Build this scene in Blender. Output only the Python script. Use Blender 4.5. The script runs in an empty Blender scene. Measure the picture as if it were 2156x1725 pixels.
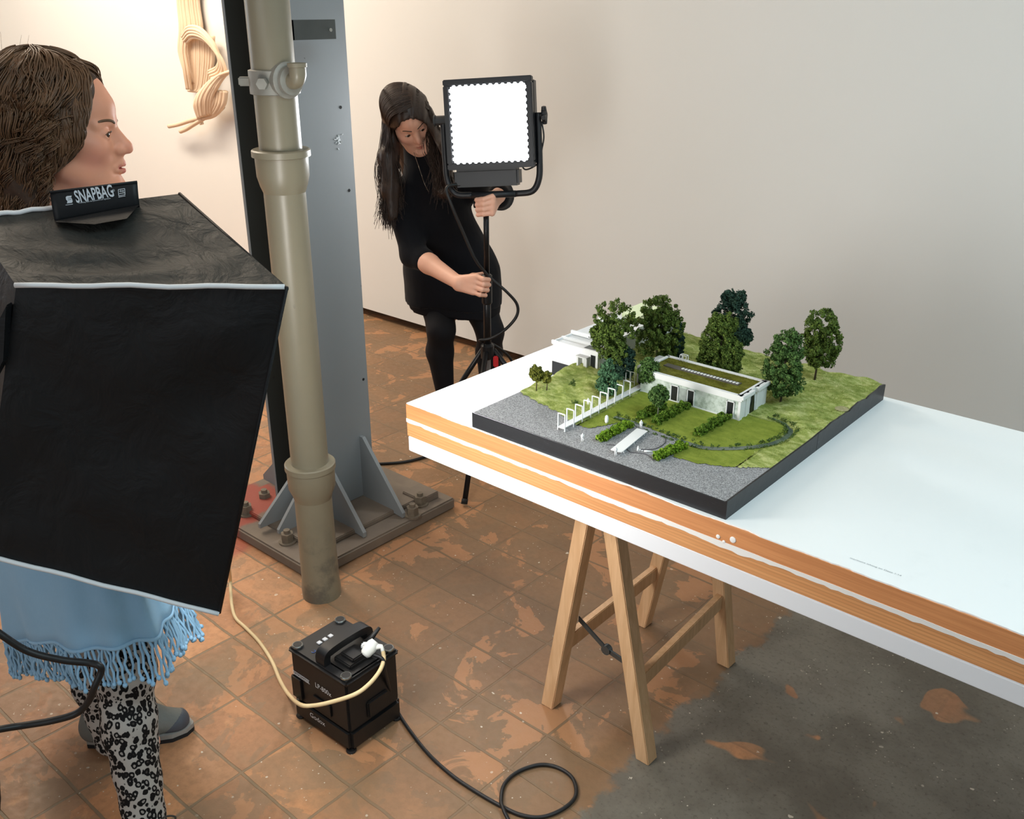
import bpy, bmesh, math, random
import numpy as np
from mathutils import Vector, Matrix
random.seed(7); rng = np.random.default_rng(7)
C = bpy.context.scene.collection
PI = math.pi
# ------------------------------------------------------------------ camera
HC = 1.72                                   # camera height
PITCH, ROLL, YAW, FPX = 0.404899, -0.000889, 0.720775, 1990.2
CX, CY = 1078.0, 862.5
FW = np.array([-math.sin(YAW), math.cos(YAW), 0.0])      # horizontal view direction
RT = np.array([math.cos(YAW), math.sin(YAW), 0.0])       # horizontal right direction
UP = np.array([0, 0, 1.0])
_F = np.array([-math.sin(YAW)*math.cos(PITCH), math.cos(YAW)*math.cos(PITCH), -math.sin(PITCH)])
_d = np.cross(_F, RT)
_r2 = math.cos(ROLL)*RT + math.sin(ROLL)*_d
_d2 = -math.sin(ROLL)*RT + math.cos(ROLL)*_d
CAMM = np.array([_r2, _d2, _F]); EYE = np.array([0, 0, HC])
def ray(u, v): return CAMM.T @ np.array([u-CX, v-CY, FPX])
def at_z(u, v, z): d = ray(u, v); return EYE + d*((z-HC)/d[2])
def at_y(u, v, y): d = ray(u, v); return EYE + d*(y/d[1])
def at_x(u, v, x): d = ray(u, v); return EYE + d*(x/d[0])
def Q(u, v, F): d = ray(u, v); return EYE + d*(F/(d @ FW))   # point at a given ground distance from the viewer
cam = bpy.data.cameras.new('camera'); cam.sensor_width = 36; cam.lens = FPX/2156*36
cam.clip_start = 0.05; cam.clip_end = 60
camo = bpy.data.objects.new('camera', cam); C.objects.link(camo)
camo.matrix_world = Matrix(((_r2[0], -_d2[0], -_F[0], 0), (_r2[1], -_d2[1], -_F[1], 0), (_r2[2], -_d2[2], -_F[2], HC), (0, 0, 0, 1)))
bpy.context.scene.camera = camo
# ------------------------------------------------------------------ naming helpers
ORIG = {}
def thing(name, label, cat, loc=(0, 0, 0), group=None):
    o = bpy.data.objects.new(name, None); C.objects.link(o); o.empty_display_size = .05
    o.location = loc; ORIG[o.name] = np.array(loc, float)
    o['label'] = label; o['category'] = cat
    if group: o['group'] = group
    return o
def tag(o, label, cat, group=None, kind=None):
    o['label'] = label; o['category'] = cat
    if group: o['group'] = group
    if kind: o['kind'] = kind
    return o
def obj(name, V, F, mat, parent=None, smooth=False, loc=None, kind=None, label=None):
    base = ORIG[parent.name] if parent is not None else (np.array(loc, float) if loc is not None else np.zeros(3))
    me = bpy.data.meshes.new(name)
    V = np.asarray(V, float) - base
    if isinstance(F, np.ndarray):
        n, k = F.shape
        me.vertices.add(len(V)); me.vertices.foreach_set('co', V.astype(np.float32).ravel())
        me.loops.add(n*k); me.loops.foreach_set('vertex_index', F.astype(np.int32).ravel())
        me.polygons.add(n); me.polygons.foreach_set('loop_start', np.arange(0, n*k, k, dtype=np.int32))
        me.polygons.foreach_set('loop_total', np.full(n, k, dtype=np.int32))
        me.update(calc_edges=True); me.validate()
    else:
        me.from_pydata([tuple(v) for v in V], [], F); me.update()
    if smooth: me.polygons.foreach_set('use_smooth', np.ones(len(me.polygons), dtype=bool))
    o = bpy.data.objects.new(name, me); C.objects.link(o)
    for m in (mat if isinstance(mat, (list, tuple)) else [mat]): me.materials.append(m)
    if parent is not None: o.parent = parent; ORIG[o.name] = base
    else: o.location = base; ORIG[o.name] = base
    if kind: o['kind'] = kind
    if label: o['label'] = label
    return o
def nrm(v): v = np.asarray(v, float); return v/np.linalg.norm(v)
class MB:
    def __init__(s): s.V = []; s.F = []
    def add(s, V, F):
        n = len(s.V); s.V.extend([np.asarray(v, float) for v in V]); s.F.extend([tuple(i+n for i in f) for f in F]); return s
    def box(s, o, x, y, z, bev=0):
        """box from corner o along vectors x,y,z; optional chamfer"""
        o, x, y, z = [np.asarray(a, float) for a in (o, x, y, z)]
        bm = bmesh.new()
        lx, ly, lz = [np.linalg.norm(a) for a in (x, y, z)]
        vs = [bm.verts.new((i*lx, j*ly, k*lz)) for i in (0, 1) for j in (0, 1) for k in (0, 1)]
        for f in ((0, 1, 3, 2), (4, 6, 7, 5), (0, 4, 5, 1), (2, 3, 7, 6), (0, 2, 6, 4), (1, 5, 7, 3)): bm.faces.new([vs[i] for i in f])
        if bev: bmesh.ops.bevel(bm, geom=bm.edges[:], offset=bev, segments=2, affect='EDGES', clamp_overlap=True)
        bm.verts.index_update(); ux, uy, uz = x/lx, y/ly, z/lz
        V = [o + ux*v.co.x + uy*v.co.y + uz*v.co.z for v in bm.verts]
        s.add(V, [[v.index for v in f.verts] for f in bm.faces]); bm.free(); return s
    def abox(s, lo, hi, bev=0):
        lo, hi = np.asarray(lo, float), np.asarray(hi, float); d = hi-lo
        return s.box(lo, (d[0], 0, 0), (0, d[1], 0), (0, 0, d[2]), bev)
    def tube(s, P, r, n=8, cap=True):
        P = [np.asarray(p, float) for p in P]; m = len(P)
        R = r if hasattr(r, '__len__') else [r]*m
        T = [nrm((P[min(i+1, m-1)]-P[max(i-1, 0)])+1e-12) for i in range(m)]
        a = np.array([0, 0, 1.]) if abs(T[0][2]) < .9 else np.array([1., 0, 0])
        u = nrm(np.cross(T[0], a)); V = []
        for i in range(m):
            u = nrm(u - T[i]*(u @ T[i])); w = np.cross(T[i], u)
            V += [P[i] + R[i]*(math.cos(2*PI*k/n)*u + math.sin(2*PI*k/n)*w) for k in range(n)]
        F = [(i*n+k, i*n+(k+1) % n, (i+1)*n+(k+1) % n, (i+1)*n+k) for i in range(m-1) for k in range(n)]
        if cap: F += [tuple(range(n))[::-1], tuple((m-1)*n+k for k in range(n))]
        return s.add(V, F)
    def cyl(s, a, b, r, n=20, r2=None): return s.tube([a, b], [r, r if r2 is None else r2], n)
    def lathe(s, prof, c, ax=(0, 0, 1), n=32, cap=True):
        """prof: list of (radius, height)"""
        c = np.asarray(c, float); ax = nrm(ax); a = np.array([1., 0, 0]) if abs(ax[0]) < .9 else np.array([0, 1., 0])
        u = nrm(np.cross(ax, a)); w = np.cross(ax, u); V = []; m = len(prof)
        for r, h in prof: V += [c + ax*h + r*(math.cos(2*PI*k/n)*u + math.sin(2*PI*k/n)*w) for k in range(n)]
        F = [(i*n+k, i*n+(k+1) % n, (i+1)*n+(k+1) % n, (i+1)*n+k) for i in range(m-1) for k in range(n)]
        if cap: F += [tuple(range(n))[::-1], tuple((m-1)*n+k for k in range(n))]
        return s.add(V, F)
    def prism(s, poly, d):
        """poly: list of 3D points, extruded by d"""
        d = np.asarray(d, float); n = len(poly); P = [np.asarray(p, float) for p in poly]
        V = P + [p+d for p in P]
        F = [tuple(range(n))[::-1], tuple(range(n, 2*n))] + [(i, (i+1) % n, n+(i+1) % n, n+i) for i in range(n)]
        return s.add(V, F)
    def build(s, name, mat, parent=None, smooth=False, **k):
        o = obj(name, s.V, s.F, mat, parent, smooth, **k)
        bm = bmesh.new(); bm.from_mesh(o.data); bmesh.ops.recalc_face_normals(bm, faces=bm.faces[:]); bm.to_mesh(o.data); bm.free()
        return o
def smooth_by_angle(o, deg=35):
    o.data.polygons.foreach_set('use_smooth', np.ones(len(o.data.polygons), dtype=bool))
    bm = bmesh.new(); bm.from_mesh(o.data)
    for e in bm.edges:
        if len(e.link_faces) == 2 and e.calc_face_angle(0) > math.radians(deg): e.smooth = False
    bm.to_mesh(o.data); bm.free(); return o
def spline(P, n=12):
    """Catmull-Rom through points"""
    P = [np.asarray(p, float) for p in P]; P = [2*P[0]-P[1]] + P + [2*P[-1]-P[-2]]; out = []
    for i in range(1, len(P)-2):
        for k in range(n):
            t = k/n; a, b, c, d = P[i-1:i+3]
            out.append(.5*((2*b) + (c-a)*t + (2*a-5*b+4*c-d)*t*t + (3*b-a-3*c+d)*t**3))
    return out + [P[-2]]
def text_obj(txt, name, mat, o, xd, yd, height, parent, thick=.0004, label=None, font_scale_x=1.0, align='LEFT', bold=0.0):
    cu = bpy.data.curves.new('lettering', 'FONT'); cu.body = txt; cu.size = 1; cu.extrude = 0; cu.resolution_u = 3; cu.align_x = align; cu.offset = bold
    t = bpy.data.objects.new('lettering_source', cu); C.objects.link(t)
    dg = bpy.context.evaluated_depsgraph_get(); me = bpy.data.meshes.new_from_object(t.evaluated_get(dg))
    V = np.array([v.co[:] for v in me.vertices]); F = [tuple(p.vertices) for p in me.polygons]
    bpy.data.objects.remove(t); bpy.data.meshes.remove(me); bpy.data.curves.remove(cu)
    xd, yd = nrm(xd), nrm(yd); k = height/.72; nz = np.cross(xd, yd)
    W = np.asarray(o) + V[:, :1]*k*font_scale_x*xd + V[:, 1:2]*k*yd + nz*thick
    return obj(name, W, F, mat, parent, label=label)
# ------------------------------------------------------------------ materials
def srgb(r, g, b):
    f = lambda c: (c/255/12.92 if c/255 <= .04045 else ((c/255+.055)/1.055)**2.4)
    return (f(r), f(g), f(b), 1)
class NT:
    def __init__(s, name):
        s.m = bpy.data.materials.new(name); s.m.use_nodes = True; s.t = s.m.node_tree; s.t.nodes.clear()
        s.out = s.n('ShaderNodeOutputMaterial'); s.b = s.n('ShaderNodeBsdfPrincipled'); s.l(s.b.outputs[0], s.out.inputs[0])
    def n(s, ty, **k):
        nd = s.t.nodes.new(ty)
        for a, v in k.items(): setattr(nd, a, v)
        return nd
    def l(s, a, b): s.t.links.new(a, b)
    def val(s, x, sock):
        if hasattr(x, 'is_linked') or hasattr(x, 'links'): s.l(x, sock)
        else: sock.default_value = x
    def math(s, op, a, b=0, c=0, clamp=False):
        nd = s.n('ShaderNodeMath', operation=op, use_clamp=clamp); s.val(a, nd.inputs[0]); s.val(b, nd.inputs[1]); s.val(c, nd.inputs[2]); return nd.outputs[0]
    def mix(s, f, a, b, mode='MIX'):
        nd = s.n('ShaderNodeMix', data_type='RGBA', blend_type=mode); s.val(f, nd.inputs[0]); s.val(a, nd.inputs[6]); s.val(b, nd.inputs[7]); return nd.outputs[2]
    def coord(s): return s.n('ShaderNodeTexCoord').outputs['Object']
    def mapping(s, v, loc=(0, 0, 0), rot=(0, 0, 0), sc=(1, 1, 1)):
        nd = s.n('ShaderNodeMapping'); s.l(v, nd.inputs[0]); nd.inputs[1].default_value = loc; nd.inputs[2].default_value = rot; nd.inputs[3].default_value = sc; return nd.outputs[0]
    def noise(s, v, scale, detail=4, rough=.5, dist=0, out='Fac'):
        nd = s.n('ShaderNodeTexNoise'); s.l(v, nd.inputs['Vector']); nd.inputs['Scale'].default_value = scale; nd.inputs['Detail'].default_value = detail
        nd.inputs['Roughness'].default_value = rough; nd.inputs['Distortion'].default_value = dist; return nd.outputs[out]
    def voro(s, v, scale, feature='F1', out='Distance', rnd=1):
        nd = s.n('ShaderNodeTexVoronoi', feature=feature); s.l(v, nd.inputs['Vector']); nd.inputs['Scale'].default_value = scale; nd.inputs['Randomness'].default_value = rnd; return nd.outputs[out]
    def ramp(s, f, stops):
        nd = s.n('ShaderNodeValToRGB'); s.l(f, nd.inputs[0]); e = nd.color_ramp.elements
        while len(e) < len(stops): e.new(.5)
        for el, (p, c) in zip(e, stops): el.position = p; el.color = c if hasattr(c, '__len__') else (c, c, c, 1)
        return nd.outputs[0]
    def step(s, f, a, b):
        nd = s.n('ShaderNodeMapRange', interpolation_type='SMOOTHSTEP'); s.val(f, nd.inputs[0]); nd.inputs[1].default_value = a; nd.inputs[2].default_value = b; return nd.outputs[0]
    def bump(s, h, st=.3, d=.01):
        nd = s.n('ShaderNodeBump'); nd.inputs['Strength'].default_value = st; nd.inputs['Distance'].default_value = d; s.l(h, nd.inputs['Height']); s.l(nd.outputs[0], s.b.inputs['Normal'])
    def set(s, **k):
        for a, v in k.items(): s.val(v, s.b.inputs[{'col': 'Base Color', 'rough': 'Roughness', 'metal': 'Metallic', 'spec': 'Specular IOR Level', 'emit': 'Emission Color', 'estr': 'Emission Strength', 'trans': 'Transmission Weight', 'sss': 'Subsurface Weight', 'sheen': 'Sheen Weight', 'coat': 'Coat Weight'}[a]])
        return s
def flat(name, col, rough=.6, metal=0, var=0.0, scale=20, bump=0, spec=.5):
    t = NT(name); t.set(rough=rough, metal=metal, spec=spec)
    if var or bump:
        nz = t.noise(t.coord(), scale)
        if var:
            lo = tuple(c*(1-var) for c in col[:3])+(1,); hi = tuple(min(1, c*(1+var)) for c in col[:3])+(1,)
            t.set(col=t.ramp(nz, [(.3, lo), (.7, hi)]))
        else: t.set(col=col)
        if bump: t.bump(nz, bump, .004)
    else: t.set(col=col)
    return t.m
def emis(name, col, st):
    t = NT(name); t.set(col=(0, 0, 0, 1), emit=col, estr=st); return t.m
# ------------------------------------------------------------------ implicit surfaces
def dist_rc(P, a, b, ra, rb, n=None, k=1.0):
    a = np.asarray(a, float); b = np.asarray(b, float); q = P-a; e = b-a
    if n is not None:
        n = np.asarray(n, float); q = q + np.outer(q @ n, n)*(k-1); e = e + n*(e @ n)*(k-1)
    t = np.clip((q @ e)/max(e @ e, 1e-12), 0, 1)
    d = np.linalg.norm(q - t[:, None]*e, axis=1) - (ra + (rb-ra)*t)
    return d/(1 if n is None else max(1, k*.8))
def dist_el(P, c, r, R=None):
    q = P - np.asarray(c, float)
    if R is not None: q = q @ R          # columns of R are the local axes
    r = np.asarray(r, float); k0 = np.linalg.norm(q/r, axis=1); k1 = np.linalg.norm(q/(r*r), axis=1)
    return k0*(k0-1)/np.maximum(k1, 1e-9)
class SDF:
    def __init__(s): s.ops = []
    def rc(s, a, b, ra, rb=None, k=.01, n=None, nk=1.0): s.ops.append(('+', lambda P, a=a, b=b, ra=ra, rb=(ra if rb is None else rb), n=n, nk=nk: dist_rc(P, a, b, ra, rb, n, nk), k)); return s
    def el(s, c, r, R=None, k=.01): s.ops.append(('+', lambda P, c=c, r=r, R=R: dist_el(P, c, r, R), k)); return s
    def sub_el(s, c, r, R=None, k=.005): s.ops.append(('-', lambda P, c=c, r=r, R=R: dist_el(P, c, r, R), k)); return s
    def sub_rc(s, a, b, ra, rb=None, k=.004): s.ops.append(('-', lambda P, a=a, b=b, ra=ra, rb=(ra if rb is None else rb): dist_rc(P, a, b, ra, rb), k)); return s
    def cut(s, p, n, k=.004): s.ops.append(('-', lambda P, p=np.asarray(p, float), n=nrm(n): -((P-p) @ n), k)); return s   # removes the side n points to
    def disp(s, f): s.ops.append(('d', f, 0)); return s
    def __call__(s, P):
        d = np.full(len(P), 1e3)
        for op, f, k in s.ops:
            e = f(P)
            if op == '+':
                h = np.maximum(k-np.abs(d-e), 0)/k; d = np.minimum(d, e) - h*h*k*.25
            elif op == '-':
                e = -e; h = np.maximum(k-np.abs(d-e), 0)/k; d = np.maximum(d, e) + h*h*k*.25
            else: d = d + e
        return d
def axis_grid(lo, hi, h, fine=()):
    """coordinates from lo to hi, step h, finer inside the given (a,b,h) ranges"""
    x = [lo]
    while x[-1] < hi:
        p = x[-1]; st = h
        for a, b, hf in fine:
            if a <= p <= b: st = min(st, hf)
            elif p < a: st = min(st, max(hf, (a-p)*.35+hf))
            else: st = min(st, max(hf, (p-b)*.35+hf))
        x.append(p+st)
    return np.array(x)
def mesh_sdf(f, xs, ys, zs):
    nx, ny, nz = len(xs), len(ys), len(zs); B = 6
    D = np.full((nx, ny, nz), 1.0, np.float32)
    bi = [list(range(0, n, B)) for n in (nx, ny, nz)]
    def cent(a, i): j = min(i+B, len(a)-1); return (a[i]+a[j])/2, (a[j]-a[i])/2+1e-4
    cx = np.array([cent(xs, i) for i in bi[0]]); cy = np.array([cent(ys, i) for i in bi[1]]); cz = np.array([cent(zs, i) for i in bi[2]])
    G = np.stack(np.meshgrid(cx[:, 0], cy[:, 0], cz[:, 0], indexing='ij'), -1).reshape(-1, 3)
    Hh = np.sqrt(sum(g**2 for g in np.meshgrid(cx[:, 1], cy[:, 1], cz[:, 1], indexing='ij'))).ravel()
    dc = f(G); act = np.abs(dc) < Hh*1.35+.012
    sh = (len(bi[0]), len(bi[1]), len(bi[2]))
    idx = np.array(np.unravel_index(np.arange(len(G)), sh)).T
    for (i, j, k) in idx[(~act) & (dc < 0)]: D[i*B:i*B+B, j*B:j*B+B, k*B:k*B+B] = -1
    A = idx[act]; o = np.stack(np.meshgrid(*[np.arange(B)]*3, indexing='ij'), -1).reshape(-1, 3)
    I = (A[:, None, :]*B + o[None]).reshape(-1, 3)
    I = I[(I[:, 0] < nx) & (I[:, 1] < ny) & (I[:, 2] < nz)]
    for c in range(0, len(I), 400000):
        J = I[c:c+400000]; D[J[:, 0], J[:, 1], J[:, 2]] = f(np.stack([xs[J[:, 0]], ys[J[:, 1]], zs[J[:, 2]]], 1))
    S = D < 0
    cnt = np.zeros((nx-1, ny-1, nz-1), np.int8)
    for a in (0, 1):
        for b in (0, 1):
            for c in (0, 1): cnt += S[a:nx-1+a, b:ny-1+b, c:nz-1+c]
    M = (cnt > 0) & (cnt < 8); ids = np.full(M.shape, -1, np.int64); cell = np.argwhere(M); ids[M] = np.arange(len(cell))
    acc = np.zeros((len(cell), 3)); num = np.zeros(len(cell)); ax = [xs, ys, zs]
    for d in range(3):
        e1, e2 = [q for q in range(3) if q != d]
        for a in (0, 1):
            for b in (0, 1):
                p = cell.copy(); p[:, e1] += a; p[:, e2] += b; q = p.copy(); q[:, d] += 1
                v0 = D[p[:, 0], p[:, 1], p[:, 2]]; v1 = D[q[:, 0], q[:, 1], q[:, 2]]; m = (v0 < 0) != (v1 < 0)
                t = v0[m]/(v0[m]-v1[m]); X = np.stack([ax[w][p[m][:, w]] for w in range(3)], 1).astype(float)
                X[:, d] += t*(ax[d][q[m][:, d]]-ax[d][p[m][:, d]]); acc[m] += X; num[m] += 1
    V = acc/np.maximum(num, 1)[:, None]; Fs = []
    for d in range(3):
        e1, e2 = [(1, 2), (2, 0), (0, 1)][d]
        s0 = [slice(1, n-1) for n in (nx, ny, nz)]; s0[d] = slice(0, (nx, ny, nz)[d]-1); s1 = list(s0); s1[d] = slice(1, (nx, ny, nz)[d])
        a = S[tuple(s0)]; b = S[tuple(s1)]
        for flip, mm in ((0, a & ~b), (1, ~a & b)):
            p = np.argwhere(mm)
            if not len(p): continue
            for w in range(3):
                if w != d: p[:, w] += 1
            def cid(o1, o2): c = p.copy(); c[:, e1] -= o1; c[:, e2] -= o2; return ids[c[:, 0], c[:, 1], c[:, 2]]
            f4 = np.stack([cid(1, 1), cid(0, 1), cid(0, 0), cid(1, 0)], 1); f4 = f4[:, ::-1] if flip else f4
            Fs.append(f4[(f4 >= 0).all(1)])
    return V, np.concatenate(Fs)
def blob(name, f, lo, hi, h, mat, parent, fine=((), (), ()), **k):
    V, F = mesh_sdf(f, axis_grid(lo[0], hi[0], h, fine[0]), axis_grid(lo[1], hi[1], h, fine[1]), axis_grid(lo[2], hi[2], h, fine[2]))
    return obj(name, V, F, mat, parent, smooth=True, **k)
def wave(P, f, ph): return np.sin(P[:, 0]*f[0]+P[:, 1]*f[1]+P[:, 2]*f[2]+ph)
def strands(paths, r0, r1, n=4):
    """many tapered tubes as one vertex / face array"""
    Vs = []; Fs = []; off = 0
    for P in paths:
        P = np.asarray(P); m = len(P); T = np.gradient(P, axis=0); T /= np.linalg.norm(T, axis=1)[:, None]+1e-9
        a = np.array([.3, .5, .81]); u = np.cross(T, a); u /= np.linalg.norm(u, axis=1)[:, None]+1e-9; w = np.cross(T, u)
        R = np.linspace(r0, r1, m)[:, None]
        ring = [P + R*(math.cos(2*PI*k/n)*u + math.sin(2*PI*k/n)*w) for k in range(n)]
        V = np.stack(ring, 1).reshape(-1, 3); i = np.arange(m-1)[:, None]*n; k = np.arange(n)[None]
        F = np.stack([i+k, i+(k+1) % n, i+n+(k+1) % n, i+n+k], -1).reshape(-1, 4)+off
        Vs.append(V); Fs.append(F); off += len(V)
    return np.concatenate(Vs), np.concatenate(Fs)
# ================================================================== the room
def floor_mat():
    t = NT('terracotta_floor'); P = t.coord()
    sep = t.n('ShaderNodeSeparateXYZ'); t.l(P, sep.inputs[0]); X, Y = sep.outputs[0], sep.outputs[1]
    wob = t.n('ShaderNodeVectorMath', operation='SCALE'); t.l(t.noise(P, 6, 2, out='Color'), wob.inputs[0]); wob.inputs['Scale'].default_value = .016
    add = t.n('ShaderNodeVectorMath', operation='ADD'); t.l(P, add.inputs[0]); t.l(wob.outputs[0], add.inputs[1])
    v = t.mapping(add.outputs[0], loc=(1.66-.008, -.012-.008, 0))
    br = t.n('ShaderNodeTexBrick', offset=0.0, squash=1.0); t.l(v, br.inputs['Vector'])
    for k, val in (('Scale', 1), ('Mortar Size', .0045), ('Mortar Smooth', .35), ('Bias', 0), ('Brick Width', .24), ('Row Height', .147)): br.inputs[k].default_value = val
    br.inputs['Color1'].default_value = (0, 0, 0, 1); br.inputs['Color2'].default_value = (1, 1, 1, 1); br.inputs['Mortar'].default_value = (.5, .5, .5, 1)
    rnd = t.n('ShaderNodeSeparateColor'); t.l(br.outputs['Color'], rnd.inputs[0])
    tile = t.ramp(rnd.outputs[0], [(0, srgb(146, 108, 78)), (.3, srgb(184, 128, 88)), (.55, srgb(162, 116, 82)), (.8, srgb(202, 142, 96)), (1, srgb(158, 120, 90))])
    fine = t.noise(P, 45, 6, .65); tile = t.mix(t.step(fine, .35, .75), tile, t.mix(.4, tile, srgb(112, 86, 64)))
    worn = t.noise(P, 4.2, 5, .6, .5); tile = t.mix(t.math('MULTIPLY', t.step(worn, .46, .66), .62), tile, srgb(142, 116, 88))
    lite = t.noise(P, 9, 4, .55); tile = t.mix(t.math('MULTIPLY', t.step(lite, .58, .75), .5), tile, srgb(222, 164, 116))
    peel = t.step(t.noise(P, 5.5, 7, .62, .6), .515, .535); tile = t.mix(t.math('MULTIPLY', peel, .5), tile, srgb(136, 112, 88))
    grout = t.mix(t.noise(P, 30, 3), srgb(112, 96, 74), srgb(140, 120, 94))
    col = t.mix(t.math('MULTIPLY', br.outputs['Fac'], .85), tile, grout)
    # greyer, dirtier zone under the table, widened to paint the foreground dimmer
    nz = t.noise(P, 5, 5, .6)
    dirt_and_dim = t.math('ADD', t.math('ADD', t.math('MULTIPLY', X, .55), t.math('MULTIPLY', Y, .75)), t.math('MULTIPLY', nz, .7))
    col = t.mix(t.math('MULTIPLY', t.step(dirt_and_dim, .02, .62), .78), col, t.mix(nz, srgb(104, 82, 62), srgb(134, 108, 80)))
    bare = t.step(t.noise(t.mapping(P, loc=(5, 2, 0)), 5.0, 7, .6, .5), .555, .572); col = t.mix(t.math('MULTIPLY', bare, t.math('MULTIPLY', t.math('SUBTRACT', 1, br.outputs['Fac']), .5)), col, srgb(192, 136, 94))
    # cement patch in front of and beyond the trestle
    edge = X; n2 = t.noise(P, 7, 6, .65)
    lim = t.math('ADD', edge, t.math('MULTIPLY', t.math('SUBTRACT', n2, .5), .22))
    cem = t.step(lim, -.985, -.955)
    ccol = t.mix(t.step(t.noise(P, 3, 6, .6), .38, .62), srgb(100, 94, 84), srgb(124, 119, 108)); ccol = t.mix(t.step(t.noise(P, 90, 4, .7), .5, .8), ccol, srgb(80, 73, 64))
    frag = t.step(t.noise(P, 3.6, 3, .5, .4), .62, .64); north = t.step(Y, 1.45, 1.7)
    ccol = t.mix(t.math('MULTIPLY', frag, t.math('ADD', t.math('MULTIPLY', north, .75), .05)), ccol, tile)
    col = t.mix(cem, col, ccol)
    # red paint near the column foot
    dx = t.math('SUBTRACT', X, -2.60); dy = t.math('SUBTRACT', Y, 1.46); rr = t.math('SQRT', t.math('ADD', t.math('MULTIPLY', dx, dx), t.math('MULTIPLY', dy, dy)))
    col = t.mix(t.math('MULTIPLY', t.step(t.math('ADD', rr, t.math('MULTIPLY', nz, .1)), .15, .1), .7), col, srgb(158, 66, 50))
    # plaster specks
    for sc, th, ns in ((26, .075, 7), (60, .09, 13), (11, .042, 31)):
        sp = t.math('MULTIPLY', t.math('LESS_THAN', t.math('ADD', t.voro(t.mapping(P, loc=(ns, ns, 0)), sc), t.math('MULTIPLY', t.noise(P, 130, 2), .14)), th+.085), t.step(t.noise(P, 4.3+ns*.1, 4), .50, .62))
        col = t.mix(t.math('MULTIPLY', sp, .8), col, srgb(214, 204, 186))
    t.set(col=col, rough=t.ramp(fine, [(.3, .42), (.8, .68)]), spec=.35)
    h = t.math('ADD', t.math('MULTIPLY', t.math('MULTIPLY', br.outputs['Fac'], t.math('SUBTRACT', 1, cem)), -1.0), t.math('MULTIPLY', fine, .35)); t.bump(h, .5, .006)
    return t.m
fl = MB().abox((-9, -3.2, -.1), (4.5, 3.66, 0)).build('floor', floor_mat()); fl['kind'] = 'structure'
def wall_mat():
    t = NT('wall_paint'); P = t.coord(); t.set(col=t.mix(t.noise(P, 1.2, 3), srgb(226, 226, 222), srgb(232, 231, 228)), rough=.75, spec=.25); t.bump(t.noise(P, 60, 3), .05, .002); return t.m
WM = wall_mat()
wl = MB().abox((-9, 3.66, -.1), (4.5, 3.86, 3.6)).abox((-9, 3.50, .05), (4.5, 3.66, 3.6)).build('wall_back', WM); wl['kind'] = 'structure'
wl = MB().abox((-9.2, -3.4, -.1), (-9, 3.86, 3.6)).build('wall_left', WM); wl['kind'] = 'structure'
cl = MB().abox((-9.2, -3.4, 3.6), (4.7, 3.86, 3.75)).build('ceiling', flat('ceiling_white', srgb(225, 222, 215), .8)); cl['kind'] = 'structure'
wl = MB().abox((4.5, -3.4, -.1), (4.7, 3.86, 3.6)).build('wall_right', WM); wl['kind'] = 'structure'
# ================================================================== steel column
def steel_paint(name, a, b):
    t = NT(name); P = t.coord(); c = t.mix(t.noise(P, 3, 4), a, b)
    ch = t.math('LESS_THAN', t.math('ADD', t.voro(P, 9), t.math('MULTIPLY', t.noise(P, 150, 2), .04)), .06); c = t.mix(t.math('MULTIPLY', ch, .6), c, srgb(30, 30, 28))
    t.set(col=c, rough=.48, spec=.45); t.bump(t.noise(P, 40, 3), .06, .003); return t.m
GREY = steel_paint('grey_column_paint', srgb(124, 128, 130), srgb(134, 138, 140))
def plate_mat():
    t = NT('dusty_plate'); P = t.coord(); c = t.mix(t.noise(P, 10, 5), srgb(92, 82, 74), srgb(128, 116, 102))
    sp = t.n('ShaderNodeSeparateXYZ'); t.l(P, sp.inputs[0]); nz = t.math('MULTIPLY', t.noise(P, 14, 4), .09)
    red = t.math('MULTIPLY', t.step(t.math('ADD', sp.outputs[0], nz), -.02, -.06), t.step(t.math('ADD', sp.outputs[1], nz), -.02, -.06))
    c = t.mix(t.math('MULTIPLY', red, .85), c, srgb(150, 62, 48)); t.set(col=c, rough=.75); t.bump(t.noise(P, 50, 4), .3, .004); return t.m
cx0, cy0 = -2.525, 1.85
col = thing('steel_column', 'tall grey painted steel column standing on a bolted floor plate', 'column', (cx0, cy0, 0))
MB().abox((-2.448, 1.70, .062), (-2.436, 2.0, 3.6)).build('flange', GREY, col)
MB().abox((-2.626, 1.70, .062), (-2.614, 2.0, 3.6)).build('flange', GREY, col)
MB().abox((-2.614, 1.846, .062), (-2.448, 1.856, 3.6)).abox((-2.614, 1.7015, .062), (-2.6125, 1.846, 3.6)).abox((-2.4495, 1.7015, .062), (-2.448, 1.846, 3.6)).build('web', steel_paint('web_shade_tone', srgb(42, 42, 39), srgb(52, 52, 48)), col)  # web and added lining strips coloured dark, shade of the recess painted in
PL = plate_mat()
MB().abox((-2.86, 1.52, 0), (-2.195, 2.18, .042), .006).build('base_plate', PL, col)
bp = MB().abox((-2.78, 1.60, .042), (-2.27, 2.10, .06), .003).build('bearing_plate', PL, col)
def gusset(P3, d): return MB().prism(P3, d).build('gusset', GREY, col)
for yy in (1.765, 1.945): gusset([(-2.436, yy, .06), (-2.225, yy, .045), (-2.225, yy, .062), (-2.420, yy, .30), (-2.436, yy, .30)], (0, .014, 0))
gusset([(-2.626, 1.78, .06), (-2.82, 1.78, .06), (-2.82, 1.78, .08), (-2.626, 1.78, .27)], (0, .014, 0))
for xx in (-2.53,): gusset([(xx, 1.70, .06), (xx, 1.555, .06), (xx, 1.555, .075), (xx, 1.70, .20)], (.012, 0, 0))
gusset([(-2.45, 1.70, .06), (-2.45, 1.575, .06), (-2.45, 1.575, .075), (-2.45, 1.70, .22)], (.012, 0, 0))
RUST = flat('dusty_bolt', srgb(112, 102, 88), .7, .2, .2, 40)
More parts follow.
